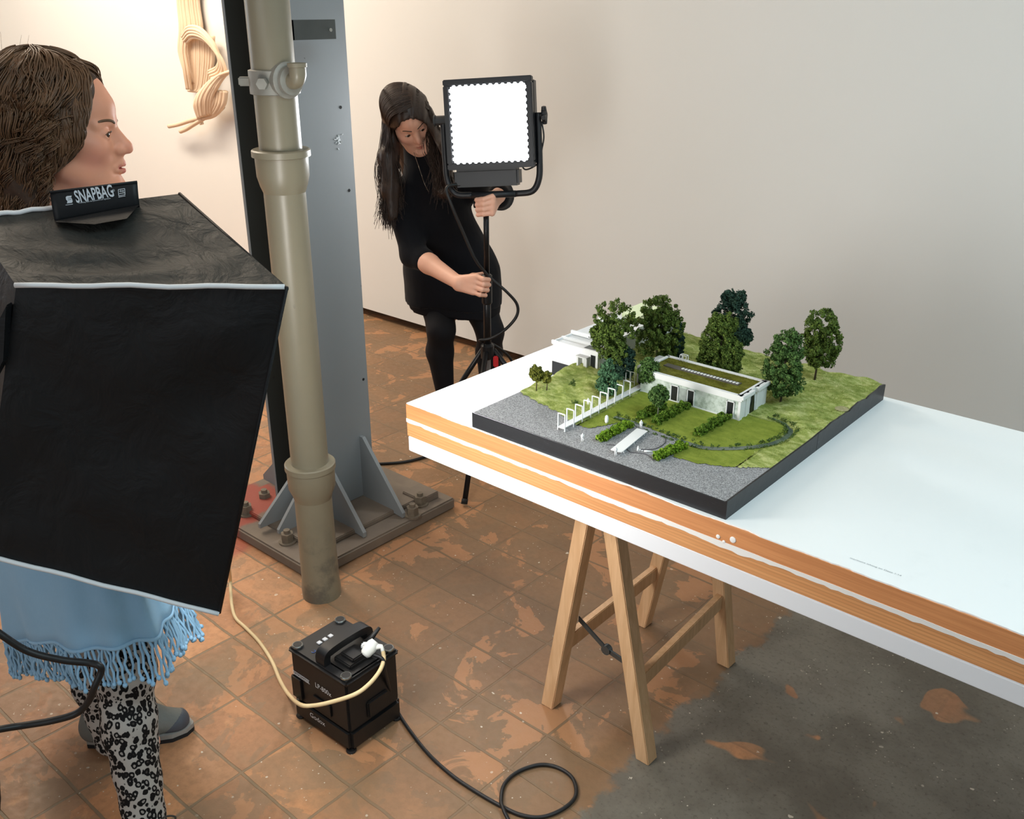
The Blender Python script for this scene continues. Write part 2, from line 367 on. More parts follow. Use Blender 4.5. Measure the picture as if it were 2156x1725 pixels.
for (x, y) in ((-2.67, 1.60), (-2.70, 1.70), (-2.30, 1.64), (-2.255, 2.06), (-2.215, 1.985), (-2.40, 1.58)):
    b = MB().cyl((x, y, .04), (x, y, .048), .03, 20).cyl((x, y, .048), (x, y, .078), .022, 6).build('bolt_nut', RUST, col)
    MB().cyl((x, y, .07), (x, y, .09), .011, 12).build('bolt_stud', RUST, b)
MB().abox((-2.34, 2.05, .042), (-2.24, 2.14, .07), .003).build('shim_plate', PL, col)
# flat bar bracket standing off the flange
b0 = at_x(612, 42, -2.30); b1 = at_x(708, 82, -2.30)
bar = MB().abox((-2.436, b0[1], b1[2]), (-2.30, b0[1]+.008, b0[2])).abox((-2.308, b0[1], b1[2]), (-2.30, b1[1], b0[2])).build('bracket', flat('dark_bracket', srgb(74, 76, 74), .5, .2, .1), col)
h0 = at_x(696, 63, -2.2995); MB().cyl(h0, h0+[.002, 0, 0], .005, 12).build('bracket_screw', flat('pale_screw', srgb(150, 148, 140), .5), bar)
for (u, v) in ((717, 226), (735, 401), (765, 799)):
    p = at_x(u, v, -2.436); MB().cyl(p, p+[.001, 0, 0], .005, 14).build('drilled_hole', flat('hole_black', srgb(14, 14, 14), .9), col)
DAB = flat('white_paint_dab', srgb(205, 208, 210), .7)
m = MB()
for k in range(26):
    u, v = 714+rng.normal(0, 4), 296+rng.normal(0, 8); p = at_x(u, v, -2.4355); d = rng.normal(0, 1, 2); d /= np.linalg.norm(d)
    m.tube([p, p+np.array([0, d[0], d[1]])*.006], .0016, 5)
m.build('paint_mark', DAB, col)
# ================================================================== drainpipe in front of the column
px, py = -2.1215, 1.502
def pipe_mat():
    t = NT('cream_pipe_paint'); P = t.coord(); c = t.mix(t.noise(P, 5, 5, .6), srgb(132, 123, 102), srgb(116, 110, 94))
    sp = t.n('ShaderNodeSeparateXYZ'); t.l(P, sp.inputs[0])
    low = t.math('MULTIPLY', t.step(sp.outputs[2], .34, .05), t.step(t.noise(P, 9, 5, .65), .45, .62)); c = t.mix(low, c, srgb(92, 88, 78))
    ch = t.math('LESS_THAN', t.math('ADD', t.voro(t.mapping(P, sc=(1, 1, .6)), 14), t.math('MULTIPLY', t.noise(P, 120, 2), .06)), .085)
    c = t.mix(t.math('MULTIPLY', ch, t.step(t.noise(P, 4, 2), .5, .6)), c, srgb(42, 38, 32))
    t.set(col=c, rough=.38, spec=.5); t.bump(t.noise(P, 28, 4), .12, .004); return t.m
PM = pipe_mat()
dp = thing('drainpipe', 'cream painted cast iron drainpipe running up in front of the grey column', 'pipe', (px, py, 0))
def zpix(v):      # height on the pipe axis that shows at image row v
    zs = np.linspace(0, 2.2, 4401); q = np.stack([np.full_like(zs, px), np.full_like(zs, py), zs-HC], 1) @ CAMM.T
    return zs[np.argmin(abs(q[:, 1]/q[:, 2]*FPX+CY-v))]
zs1, zs2 = zpix(1035), zpix(978); zt1, zt2 = zpix(380), zpix(318)
o = MB().lathe([(.060, 0), (.061, .03), (.058, .06), (.056, zs1-.03), (.056, zs1+.01)], (px, py, 0), n=40).build('lower_pipe', PM, dp); smooth_by_angle(o)
o = MB().lathe([(.056, zs1-.02), (.060, zs1-.005), (.070, zs1+.02), (.071, zs2-.012), (.075, zs2-.010), (.075, zs2+.006), (.072, zs2+.009), (.060, zs2+.009)], (px, py, 0), n=40).build('socket', PM, dp); smooth_by_angle(o)
o = MB().lathe([(.055, zs2-.02), (.055, zt1)], (px, py, 0), n=40).build('middle_pipe', PM, dp); smooth_by_angle(o)
o = MB().lathe([(.055, zt1-.03), (.062, zt1-.012), (.068, zt1+.012), (.069, zt2-.014), (.076, zt2-.012), (.076, zt2+.003), (.072, zt2+.006), (.056, zt2+.006)], (px, py, 0), n=40).build('socket', PM, dp); smooth_by_angle(o)
o = MB().lathe([(.055, zt2-.02), (.054, 3.6)], (px, py, 0), n=40).build('upper_pipe', PM, dp); smooth_by_angle(o)
zc = zpix(172)
CM = flat('grey_clamp', srgb(140, 138, 130), .5, .2, .12, 30)
o = MB().lathe([(.057, zc-.03), (.063, zc-.028), (.063, zc+.028), (.057, zc+.03)], (px, py, 0), n=40).build('saddle_clamp', CM, dp); smooth_by_angle(o)
av = nrm(RT*.72-FW*.69); ctr = np.array([px, py, zc])
lug = ctr + nrm(-RT*.96-FW*.25)*.062
MB().box(lug-RT*.028-UP*.010, RT*.04, FW*.02, UP*.022, .003).build('clamp_lug', CM, dp)
o = MB().lathe([(.044, .03), (.044, .062), (.038, .066), (.034, .066), (.034, .078), (.026, .080)], ctr+UP*.006, ax=av, n=28).build('outlet_boss', CM, dp); smooth_by_angle(o)
nb = ctr - RT*.012 - FW*.066; MB().cyl(nb-FW*-.0, nb-FW*.02, .014, 6).build('clamp_bolt', CM, dp)
e0 = ctr+UP*.006+av*.07
o = MB().tube(spline([e0, e0+av*.02, e0+av*.034+UP*.010, e0+av*.036+UP*.036], 6), [.020]*13+[.021]*6, 20).build('elbow_outlet', PM, dp); smooth_by_angle(o)
o = MB().lathe([(.021, 0), (.024, .001), (.024, .010), (.019, .011)], e0+av*.036+UP*.032, n=20).build('outlet_rim', PM, dp); smooth_by_angle(o)
# ================================================================== wall sculpture (ribbed hanging ribbons)
SC = NT('cream_ribbed_felt'); SC.set(col=SC.mix(SC.noise(SC.coord(), 8, 3), srgb(222, 196, 168), srgb(232, 208, 182)), rough=.85, spec=.2); SC = SC.m
sc = thing('wall_sculpture', 'cream ribbed knotted ribbon sculpture hanging on the wall behind the column', 'sculpture', at_y(430, 140, 3.40))
def ribbon(name, pts, widths, depth, ribs=11, wdir=None, tilt=0.0):
    """pts: (u,v,offset from wall); ribbon of parallel cords, each a tube"""
    P = [at_y(u, v, 3.5-o) for u, v, o in pts]; S = spline(P, 10); n = len(S); W = np.interp(np.linspace(0, len(widths)-1, n), range(len(widths)), widths)
    mb = MB(); wd = nrm(np.array([1., 0, 0]) if wdir is None else wdir); S = np.array(S)
    for r in range(ribs):
        f = (r/(ribs-1)-.5)*1.5; path = [S[i] + wd*W[i]*f + np.array([0, -depth*(1-(1.333*f)**2)*(1 if r % 2 else .8), 0]) + UP*tilt*W[i]*f for i in range(n)]
        mb.tube(path, [max(.007, w*1.5/ribs*.62) for w in W], 8)
    return mb.build(name, SC, sc, smooth=True)
ribbon('hanging_strip', [(392, -120, .03), (396, 0, .03), (402, 60, .035), (398, 110, .035), (412, 175, .04)], [.16, .15, .16, .15, .12], .02, 12)
ribbon('back_fold', [(424, 75, .05), (425, 130, .05), (420, 185, .045), (405, 192, .05)], [.17, .16, .12, .07], .012, 11)
ribbon('left_edge', [(388, 80, .09), (386, 110, .10), (392, 150, .10), (398, 188, .08)], [.03, .03, .03, .03], .005, 3)
ribbon('arched_strap', [(388, 82, .09), (402, 68, .11), (428, 74, .12), (455, 104, .12), (468, 135, .11), (462, 152, .10), (445, 160, .10)], [.04, .05, .06, .065, .06, .05, .045], .012, 5, wdir=(.6, 0, -.8))
ribbon('front_fold', [(492, 150, .10), (462, 162, .11), (438, 190, .12), (428, 215, .12), (430, 245, .10)], [.09, .12, .15, .14, .10], .02, 10, wdir=(.9, 0, .25))
ribbon('lower_fold', [(452, 190, .09), (450, 215, .09), (440, 238, .08), (425, 248, .08)], [.16, .15, .11, .05], .015, 9)
mb = MB()
for a in ([(425, 247, .09), (400, 254, .09), (375, 262, .085), (356, 266, .08)], [(428, 250, .09), (408, 262, .085), (392, 272, .08), (380, 277, .08)], [(422, 252, .08), (425, 262, .08)], [(470, 225, .07), (450, 243, .08), (425, 250, .09)]):
    mb.tube(spline([at_y(u, v, 3.5-o) for u, v, o in a], 8), .014, 10)
mb.build('loose_ends', SC, sc, smooth=True)
p = at_y(434, 117, 3.47); MB().abox(p-[.012, .002, .005], p+[.012, .032, .005], .001).build('hook', flat('dark_hook', srgb(50, 36, 22), .5, .3), sc)
# lighting fixtures and daylight are set at the end
# ================================================================== table top on its trestle
ZT, YT, XL, XR, YB = .811, 1.4495, -1.6238, 2.6, 2.277
def wood_edge(name, a, b, lines):
    t = NT(name); P = t.coord(); v = t.mapping(P, sc=(1.2, 10, 60))
    g = t.noise(v, 3, 5, .6, .8); c = t.mix(t.step(g, .3, .7), a, b)
    if lines:
        sp = t.n('ShaderNodeSeparateXYZ'); t.l(P, sp.inputs[0])
        w = t.math('SINE', t.math('MULTIPLY', t.math('ADD', sp.outputs[2], t.math('MULTIPLY', t.noise(t.mapping(P, sc=(.8, 1, 1)), 4, 2), .012)), 900))
        c = t.mix(t.math('MULTIPLY', t.step(w, .3, 1), .35), c, tuple(k*.55 for k in a[:3])+(1,))
    sp2 = t.n('ShaderNodeSeparateXYZ'); t.l(P, sp2.inputs[0])
    cell = t.n('ShaderNodeTexWhiteNoise', noise_dimensions='1D'); t.l(t.math('FLOOR', t.math('MULTIPLY', sp2.outputs[0], 3.3)), cell.inputs['W'])
    c = t.mix(t.math('MULTIPLY', cell.outputs[0], .35), c, tuple(k*.72 for k in b[:3])+(1,))
    t.set(col=c, rough=.55); t.bump(g, .08, .002); return t.m
def table_white():
    t = NT('table_white_paint'); P = t.coord(); nz = t.noise(P, 5, 6, .65); sm = t.math('MULTIPLY', t.step(nz, .6, .8), .18)
    t.set(col=t.mix(sm, srgb(238, 242, 242), srgb(200, 204, 204)), rough=.42, spec=.4); return t.m
TW = table_white()
tb = thing('table_top', 'long white table top with layered orange wood edge resting on a wooden trestle', 'table', (.5, 1.86, .68))
W1 = wood_edge('orange_pine_edge', srgb(196, 128, 78), srgb(216, 148, 94), False); W2 = wood_edge('grooved_pine_edge', srgb(204, 140, 86), srgb(222, 160, 104), True)
MB().abox((XL, YT, .769), (XR, YB, ZT-.0025)).build('upper_board', W1, tb)
# worn white top sheet with a ragged front edge
V = []; n = 640; xs_ = np.linspace(XL, XR, n)
rg = np.cumsum(rng.normal(0, .0006, n)); rg = rg - np.convolve(rg, np.ones(41)/41, 'same'); rg = np.clip(rg*1.3+.0022, .0002, .008)
mb = MB(); top = [(x, YT+r, ZT) for x, r in zip(xs_, rg)]; bk = [(x, YB, ZT) for x in xs_]; lo = [(x, YT+r, ZT-.0025) for x, r in zip(xs_, rg)]; bl = [(x, YB, ZT-.0025) for x in xs_]
mb.add(top+bk+lo+bl, [(i, i+1, n+i+1, n+i) for i in range(n-1)] + [(2*n+i, i, i+1, 2*n+i+1)[::-1] for i in range(n-1)] + [(n+i, n+i+1, 3*n+i+1, 3*n+i) for i in range(n-1)] + [(0, n, 3*n, 2*n), (n-1, 2*n-1, 4*n-1, 3*n-1)])
mb.build('top_sheet', TW, tb)
# white filler line between the boards, uneven
mb = MB(); ra = np.interp(np.arange(n), np.arange(0, n, 8), rng.normal(0, .0006, n//8)); rb = np.interp(np.arange(n), np.arange(0, n, 2), rng.normal(0, .0013, n//2))
blob_b = sum(.0035*np.exp(-((xs_-c)/w)**2) for c, w in ((-1.02, .06), (-.93, .05), (-.74, .05), (-.69, .02)))
zt_ = .7695+ra; zb_ = .7605+rb*.7-blob_b
mb.add([(x, YT-.0012, z) for x, z in zip(xs_, zt_)]+[(x, YT-.0012, z) for x, z in zip(xs_, zb_)]+[(x, YT+.01, z) for x, z in zip(xs_, zt_)]+[(x, YT+.01, z) for x, z in zip(xs_, zb_)],
       [(i, n+i, n+i+1, i+1) for i in range(n-1)]+[(2*n+i, i, i+1, 2*n+i+1) for i in range(n-1)]+[(n+i, 3*n+i, 3*n+i+1, n+i+1) for i in range(n-1)])
mb.build('filler_line', flat('white_filler', srgb(232, 230, 226), .7), tb)
MB().abox((XL, YT+.001, .723), (XR, YB, .769)).build('lower_board', W2, tb)
MB().abox((XL+.002, YT-.0005, .681), (XR, YB, .723), .003).build('white_apron', flat('white_lacquer', srgb(228, 230, 234), .4), tb)
fil = flat('white_filler_blob', srgb(235, 233, 230), .7)
for (u, v, r) in ((1543, 1137, .006), (1512, 1130, .004), (1524, 1141, .003)):
    p = at_y(u, v, YT-.0002); MB().lathe([(r*1.1, 0), (r, .0012), (r*.4, .0018)], p, ax=(0, -1, 0), n=14).build('filler_spot', fil, tb)
# small printed line on the white sheet, too small to read in the photograph
p0 = at_z(1789, 1176, ZT+.0003); p1 = at_z(1897, 1214, ZT+.0003)
xd = nrm(p1-p0); yd = np.cross([0, 0, 1.], xd); L_ = np.linalg.norm(p1-p0)
INK = flat('printed_ink', srgb(128, 134, 138), .7)
mt = text_obj('maritiene iaheng en Oaso 1:14', 'printed_line', INK, p0, xd, yd, .0042, tb)
w = max((np.array(v.co[:])+ORIG[tb.name]-p0) @ xd for v in mt.data.vertices)
for v in mt.data.vertices:
    q = np.array(v.co[:])+ORIG[tb.name]-p0; a = q @ xd; v.co = Vector(p0-ORIG[tb.name]+q+xd*(a*(L_/w)-a))
# ------------------------------------------------------------------ trestle
def wood_leg():
    t = NT('beech_leg'); P = t.coord(); g = t.noise(t.mapping(P, sc=(14, 14, 1.2)), 5, 5, .6, .5); t.set(col=t.mix(t.step(g, .3, .7), srgb(200, 158, 116), srgb(218, 178, 136)), rough=.5); t.bump(g, .06, .002); return t.m
BW = wood_leg(); zb = .681
tr = thing('trestle', 'light wooden folding trestle with metal brace standing under the white table', 'trestle', (-1.1, 1.81, 0))
def leg(fx, fy, tx, ty, w=.038, dpt=.040):
    a = np.array([fx, fy, 0]); b = np.array([tx, ty, zb-.005]); e = b-a
    MB().box(a-[w/2, dpt/2, 0], (w, 0, 0), (0, dpt, 0), e, .002).build('leg', BW, tr); return a, e
FRa = at_z(1351, 1596, 0); FLa = at_z(1142, 1489, 0); BRa = at_z(1530, 1386, 0); BLa = at_z(1340, 1296, 0)
yF, yBk = 1.585, 2.045
fr = leg(-.947, yF, -1.092, yF); flg = leg(-1.252, yF, -1.146, yF); br_ = leg(-.985, yBk, -1.092, yBk); blg = leg(-1.268, yBk, -1.146, yBk)
def on(l, z): return l[0]+l[1]*(z/l[1][2])
for A_, B_ in ((fr, br_), (flg, blg)):
    a, b = on(A_, .205), on(B_, .205); MB().box(a-[.010, 0, .022], (.020, 0, 0), b-a, (0, 0, .044), .002).build('stretcher', BW, tr)
MT = flat('dark_steel_brace', srgb(92, 100, 104), .35, .8)
MB().abox((-1.165, yF-.03, zb-.052), (-1.075, yBk+.03, zb-.001), .002).build('top_rail', flat('dark_hinge_rail', srgb(58, 58, 56), .5, .5), tr)
a = on(flg, .29)+[.019, .024, 0]; b = on(fr, .225)+[-.019, .024, 0]; mid = (a+b)/2-[0, -.004, .022]
s = MB()
for p, q in ((a, mid), (mid, b)):
    e = nrm(q-p); s.box(p-np.array([0, .002, .008]), q-p, (0, .004, 0), (0, 0, .016), .001)
s.cyl(mid-[0, .006, 0], mid+[0, .008, 0], .013, 16); s.build('folding_brace', MT, tr)
# ================================================================== architectural model
MA = np.array([-1.4013, 1.4545, ZT]); MU = np.array([1., .009, 0]); MU /= np.linalg.norm(MU); MV = np.array([-MU[1], MU[0], 0])
SW, SD, HB = .6642, .795, .037
def ML(s, t, z): return MA + MU*s + MV*t + np.array([0, 0, z])
def mloc(P): d = np.asarray(P)-MA; return float(d @ MU), float(d @ MV)
am = thing('architectural_model', 'architectural site model with trees and white buildings on black base on white table', 'scale model', MA)
def sstep(a, b, x): x = np.clip((np.asarray(x, float)-a)/(b-a), 0, 1); return x*x*(3-2*x)
_ph = rng.uniform(0, 6.28, 12)
def mnoise(s, t, f): return (np.sin(s*f+_ph[0]+1.7*np.sin(t*f*.7+_ph[1]))+np.sin(t*f*1.1+_ph[2]+1.5*np.sin(s*f*.8+_ph[3]))+.6*np.sin((s+t)*f*1.9+_ph[4])+.6*np.sin((s-t)*f*2.1+_ph[5]))/3.2
GRAV = [(-.01, .165), (.008, .163), (.159, .125), (.23, .10), (.262, .10), (.30, .185), (.35, .185), (.416, .178), (.455, .165), (.478, .10), (.53, .108), (.585, .13), (.67, .194)]
def gline(s): return np.interp(s, [g[0] for g in GRAV], [g[1] for g in GRAV])
STR = [(.262, .20), (.317, .200), (.36, .190), (.416, .186), (.46, .186), (.509, .192), (.56, .235), (.596, .285), (.612, .335), (.608, .385), (.585, .415), (.54, .43)]
STS = np.array(spline([np.array([a, b, 0]) for a, b in STR], 10))[:, :2]
def sdist(s, t):
    s = np.asarray(s, float); t = np.asarray(t, float); d = np.full(np.broadcast(s, t).shape, 9.)
    for a, b in STS[::2]: d = np.minimum(d, np.hypot(s-a, t-b))
    return d
def Hm(s, t):
    s = np.asarray(s, float); t = np.asarray(t, float)
    wild = np.maximum(sstep(.30, .18, s)*sstep(.14, .25, t), np.maximum(sstep(.40, .55, t), sstep(.47, .56, s)*sstep(.36, .44, t)))
    z = .0385 + wild*(.0045 + .0055*mnoise(s, t, 42) + .0025*mnoise(s+3, t, 95)) + .007*sstep(.26, .1, s)*sstep(.2, .38, t)
    z += .004*sstep(.5, .62, s)*sstep(.2, .3, t)*0
    return z - .0075*np.exp(-(sdist(s, t)/.012)**2)
def onground(u, v, extra=0.0):
    z = .04
    for _ in range(6):
        s, t = mloc(at_z(u, v, ZT+z)); z = float(Hm(np.clip(s, 0, SW), np.clip(t, 0, SD)))
    return s, t, z
BLK = NT('black_board_edge'); _P = BLK.coord(); BLK.set(col=BLK.mix(BLK.math('MULTIPLY', BLK.step(BLK.noise(BLK.mapping(_P, sc=(1, 1, 5)), 26, 6, .7), .60, .75), .35), srgb(30, 31, 34), srgb(96, 98, 102)), rough=.42, spec=.5); BLK.bump(BLK.noise(_P, 60, 3), .15, .003); BLK = BLK.m
# base: two butted halves with a dark joint; its side walls follow the ground line
def side(poly, depth): return MB().prism(poly, depth)
def base_half(t0, t1):
    m = MB(); P = lambda s, t, z: ML(s, t, z)
    tt = np.linspace(t0, t1, 24); top = np.maximum(.0365, Hm(SW-.002, tt)+.0012)
    m.prism([P(SW, t0, 0), P(SW, t1, 0)]+[P(SW, a, b) for a, b in zip(tt[::-1], top[::-1])], -MU*.004)
    m.box(P(0, t0, 0), MU*(SW-.004), MV*(t1-t0), (0, 0, .030))
    m.box(P(0, t0, .030), MU*.004, MV*(t1-t0), (0, 0, .006))
    if t0 == 0: m.box(P(0, 0, .030), MU*(SW-.004), MV*.004, (0, 0, .0068))
    return m
base_half(0, .4035).build('base_board', BLK, am); base_half(.4050, SD).build('base_board', BLK, am)
GRV = NT('grey_gravel'); _P = GRV.coord(); g = GRV.noise(_P, 420, 2, .6); GRV.set(col=GRV.ramp(g, [(.35, srgb(104, 105, 107)), (.5, srgb(142, 143, 145)), (.66, srgb(174, 175, 176))]), rough=.9, spec=.2); GRV.bump(g, .5, .0015); GRV = GRV.m
def wild_grass(name, a, b, c):
    t = NT(name); P = t.coord(); n1 = t.noise(t.mapping(P, rot=(0, 0, .6), sc=(1, 1.8, 1)), 34, 6, .7); n2 = t.noise(P, 260, 3, .7)
    t.set(col=t.mix(t.math('MULTIPLY', t.step(n2, .35, .7), .5), t.ramp(n1, [(.36, a), (.5, b), (.62, c)]), b), rough=.9, spec=.15); t.bump(n2, .6, .003); return t.m
WG = wild_grass('pale_wild_grass', srgb(116, 134, 60), srgb(156, 168, 92), srgb(200, 203, 140))
LG = wild_grass('mown_lawn', srgb(112, 127, 46), srgb(127, 141, 54), srgb(140, 152, 64))
# ground sheet
def sheet(name, mask, mat, zoff=0.0, step=.004, flatz=None):
    ns, nt = int(SW/step)+1, int(SD/step)+1; S, T = np.meshgrid(np.linspace(.003, SW-.003, ns), np.linspace(.003, SD-.001, nt), indexing='ij')
    Z = Hm(S, T)+zoff if flatz is None else np.full_like(S, flatz)
    ok = mask(S, T); V = (MA+S[..., None]*MU+T[..., None]*MV+Z[..., None]*UP).reshape(-1, 3); id_ = np.arange(ns*nt).reshape(ns, nt)
    f = np.stack([id_[:-1, :-1], id_[1:, :-1], id_[1:, 1:], id_[:-1, 1:]], -1)[(ok[:-1, :-1] & ok[1:, :-1] & ok[1:, 1:] & ok[:-1, 1:])]
    use = np.unique(f); mp = np.full(len(V), -1); mp[use] = np.arange(len(use)); return obj(name, V[use], mp[f], mat, am, smooth=True)
def is_lawn(S, T): return (S > .23) & (T < .43-.02*(S > .5)) & (T > gline(S)) & ~((S > .56+.06*0) & (T > .36))
mw = lambda S, T: mnoise(S, T, 160)*.005
sheet('gravel', lambda S, T: T < gline(S)+.012, GRV, flatz=.0372)
sheet('grass_terrain', lambda S, T: (T > gline(S)+mw(S, T)-.002) & ~((S > .235) & (T < .40) & (S < .60)), WG)
sheet('lawn', lambda S, T: (T > gline(S)+mw(S, T)-.002) & (S > .227) & (T < .408) & (S < .608), LG)
# short fibres standing in the grass
def fibres(name, n, cond, mat, L0, L1):
    S = rng.uniform(.006, SW-.006, n); T = rng.uniform(.02, SD-.004, n); k = cond(S, T); S, T = S[k], T[k]; n = len(S)
    Bp = MA+S[:, None]*MU+T[:, None]*MV+(Hm(S, T)-.0005)[:, None]*UP
    a = rng.uniform(0, 2*PI, n); ln = rng.uniform(L0, L1, n)*(1+.5*mnoise(S, T, 60)); lean = rng.normal(0, .55, (n, 2)); lean[:, 0] += .3
    w = .00035; d = np.stack([np.cos(a), np.sin(a), 0*a], 1)*w
    tip = Bp + np.stack([lean[:, 0], lean[:, 1], np.ones(n)], 1)*ln[:, None]
    V = np.concatenate([Bp-d, Bp+d, tip]); F = np.stack([np.arange(n), n+np.arange(n), 2*n+np.arange(n)], 1)
    return obj(name, V, F, mat, am, kind='stuff')
inb = lambda S, T: (S > .195) & (S < .495) & (T > .352) & (T < .488)
fibres('grass_fibres', 90000, lambda S, T: (T > gline(S)+.004) & ~inb(S, T) & ~((S > .235) & (T < .40) & (S < .60)) & (sdist(S, T) > .007), wild_grass('grass_fibre', srgb(120, 138, 60), srgb(164, 174, 94), srgb(210, 212, 148)), .002, .0058)
fibres('lawn_fibres', 60000, lambda S, T: (T > gline(S)+.004) & ~inb(S, T) & (S > .23) & (T < .405) & (S < .605) & (sdist(S, T) > .007), wild_grass('lawn_fibre', srgb(108, 124, 46), srgb(124, 138, 56), srgb(138, 150, 68)), .001, .0026)
# stream: clear resin ribbon
WT = NT('clear_stream_resin'); WT.set(col=srgb(150, 170, 168), rough=.06, trans=.75, spec=.6); WT = WT.m
mb = MB(); n = len(STS); T_ = np.gradient(STS, axis=0); T_ /= np.linalg.norm(T_, axis=1)[:, None]; Nn = np.stack([-T_[:, 1], T_[:, 0]], 1); wd_ = np.interp(np.arange(n), [0, n*.5, n-1], [.007, .008, .005])
Lp = STS+Nn*wd_[:, None]; Rp = STS-Nn*wd_[:, None]
mb.add([ML(a, b, .0352) for a, b in Lp]+[ML(a, b, .0352) for a, b in Rp], [(i, n+i, n+i+1, i+1) for i in range(n-1)]); mb.build('stream', WT, am, smooth=True)
mb = MB()
for (pts) in ([(.295, .10), (.31, .135), (.305, .175)], [(.405, .085), (.43, .11), (.43, .15), (.415, .175)], [(.40, .062), (.43, .075), (.46, .06)], [(.34, .06), (.37, .075), (.40, .062)]):
    S_ = spline([ML(a, b, .0375) for a, b in pts], 8); mb.tube(S_, .0013, 6)
mb.build('winding_channel', flat('dark_channel', srgb(74, 72, 76), .7), am, smooth=True)
# ------------------------------------------------------------------ foliage
def foliage_mat(name, a, b, c):
    a, b, c = [tuple(min(1, q*1.35) for q in k_[:3])+(1,) for k_ in (a, b, c)]
    t = NT(name); P = t.coord(); n = t.noise(P, 130, 3, .6); n2 = t.noise(P, 28, 2)
    t.set(col=t.mix(t.math('MULTIPLY', n2, .5), t.ramp(n, [(.32, a), (.5, b), (.68, c)]), b), rough=.85, spec=.2); return t.m
FM = {'mid': foliage_mat('mid_green_foliage', srgb(44, 58, 24), srgb(70, 88, 36), srgb(104, 120, 52)), 'dark': foliage_mat('dark_blue_green_foliage', srgb(28, 44, 38), srgb(38, 60, 50), srgb(54, 80, 62)),
      'blue': foliage_mat('blue_green_foliage', srgb(44, 70, 50), srgb(64, 96, 68), srgb(90, 122, 88)), 'soft': foliage_mat('soft_green_foliage', srgb(46, 68, 34), srgb(66, 92, 46), srgb(92, 116, 62)),
      'olive': foliage_mat('olive_foliage', srgb(54, 58, 22), srgb(84, 88, 32), srgb(112, 112, 44)), 'hedge': foliage_mat('bright_hedge_foliage', srgb(62, 88, 20), srgb(96, 126, 30), srgb(136, 160, 50)),
      'hedged': foliage_mat('deep_hedge_foliage', srgb(52, 74, 22), srgb(76, 102, 30), srgb(108, 130, 44)), 'tuft': foliage_mat('dark_tuft', srgb(48, 66, 30), srgb(66, 86, 40), srgb(88, 104, 52))}
_ico = None
def leaf_cloud(centers, radii, per, leaf):
    """clumps of small leaf facets lying on little spheres"""
    Vs = []; 
    for c, r in zip(centers, radii):
        n = per; d = rng.normal(0, 1, (n, 3)); d /= np.linalg.norm(d, axis=1)[:, None]
        p = np.asarray(c)+d*r*rng.uniform(.55, 1.05, (n, 1))
        nrm_ = d + rng.normal(0, .55, (n, 3)); nrm_ /= np.linalg.norm(nrm_, axis=1)[:, None]
        a = np.cross(nrm_, rng.normal(0, 1, (n, 3))); a /= np.linalg.norm(a, axis=1)[:, None]; b = np.cross(nrm_, a); sz = leaf*rng.uniform(.6, 1.3, (n, 1))
        Vs.append(np.stack([p-a*sz, p+b*sz*.8, p+a*sz, p-b*sz*.8], 1).reshape(-1, 3))
    V = np.concatenate(Vs); return V, np.arange(len(V)).reshape(-1, 4)
TRUNK = flat('brown_trunk', srgb(62, 50, 38), .8, 0, .25, 60); TRUNKG = flat('pale_trunk', srgb(112, 112, 100), .8, 0, .2, 60)
def tree(name, u, v, vtop, wpx, kind, gap=.0, lobes=None, base=.16, trunk=.003, per=60, label=None, leaf=.0026, clump=.0078, tm=None, n=None, shape=1.0):
    """u,v: foot in the photograph, vtop: row of the tip, wpx: crown width in pixels"""
    s, t, z = onground(u, v); P0 = ML(s, t, z); q = CAMM @ (P0-EYE); dep = q[2]
    zs = np.linspace(0, .4, 2001); qq = (P0+np.outer(zs, UP)-EYE) @ CAMM.T; Ht = zs[np.argmin(abs(qq[:, 1]/qq[:, 2]*FPX+CY-vtop))]
    R = wpx/2/FPX*dep; h0 = Ht*base; top = Ht
    tr_ = MB().tube([P0-UP*.004, P0+UP*(h0*.8)+MU*.001, P0+UP*(Ht*.62)], [trunk, trunk*.8, trunk*.35], 7)
    for k in range(9):
        a = rng.uniform(0, 2*PI); zz = rng.uniform(h0, Ht*.6); tr_.tube([P0+UP*zz, P0+UP*(zz+R*.45)+(MU*math.cos(a)+MV*math.sin(a))*R*.55], [trunk*.4, trunk*.2], 5)
    cs = []; rs = []; n = int((n or 34+R*Ht*22000*.62)*1.75)
    lob = lobes or [(0, 0, .5*(h0+top)/Ht, 1, .5*(top-h0)/Ht)]
    while len(cs) < n:
        lx, ly, lz, lr, lh = lob[rng.integers(len(lob))]
        d = rng.normal(0, 1, 3); d /= np.linalg.norm(d); rr = rng.uniform(.35, 1)**.5
        hh = d[2]*rr; wfac = 1 if hh < 0 else shape + (1-shape)*(1-hh)
        p = P0 + (MU*lx+MV*ly)*R + UP*(lz*Ht) + (MU*d[0]+MV*d[1])*rr*R*lr*.97*wfac + UP*hh*lh*Ht*.93
        cs.append(p); rs.append(clump*rng.uniform(.7, 1.2))
    V, F = leaf_cloud(cs, rs, per, leaf)
    tk = tr_.build(name, tm or TRUNK, am, smooth=True, label=label)
    obj('crown', V, F, FM[kind], tk)
    return tk
def _tree(*a, **k): return tree('model_tree', *a, **k)
_tree(1285, 792, 628, 92, 'mid', label='large mid green tree with three tiers left of the long building', lobes=[(.05, 0, .78, .95, .24), (.12, 0, .58, .95, .2), (-.55, 0, .52, .5, .13), (-.3, .1, .36, .75, .16), (.35, 0, .32, .6, .14)])
_tree(1381, 762, 624, 112, 'mid', label='broad dense green tree behind the left end of the long building', lobes=[(0, 0, .75, .72, .25), (-.15, 0, .52, .98, .3), (.2, 0, .5, .9, .3), (0, 0, .3, 1.02, .24)])
_tree(1424, 770, 672, 24, 'dark', label='slim dark cypress beside the broad dense tree', shape=.25, base=.05, n=90, clump=.005)
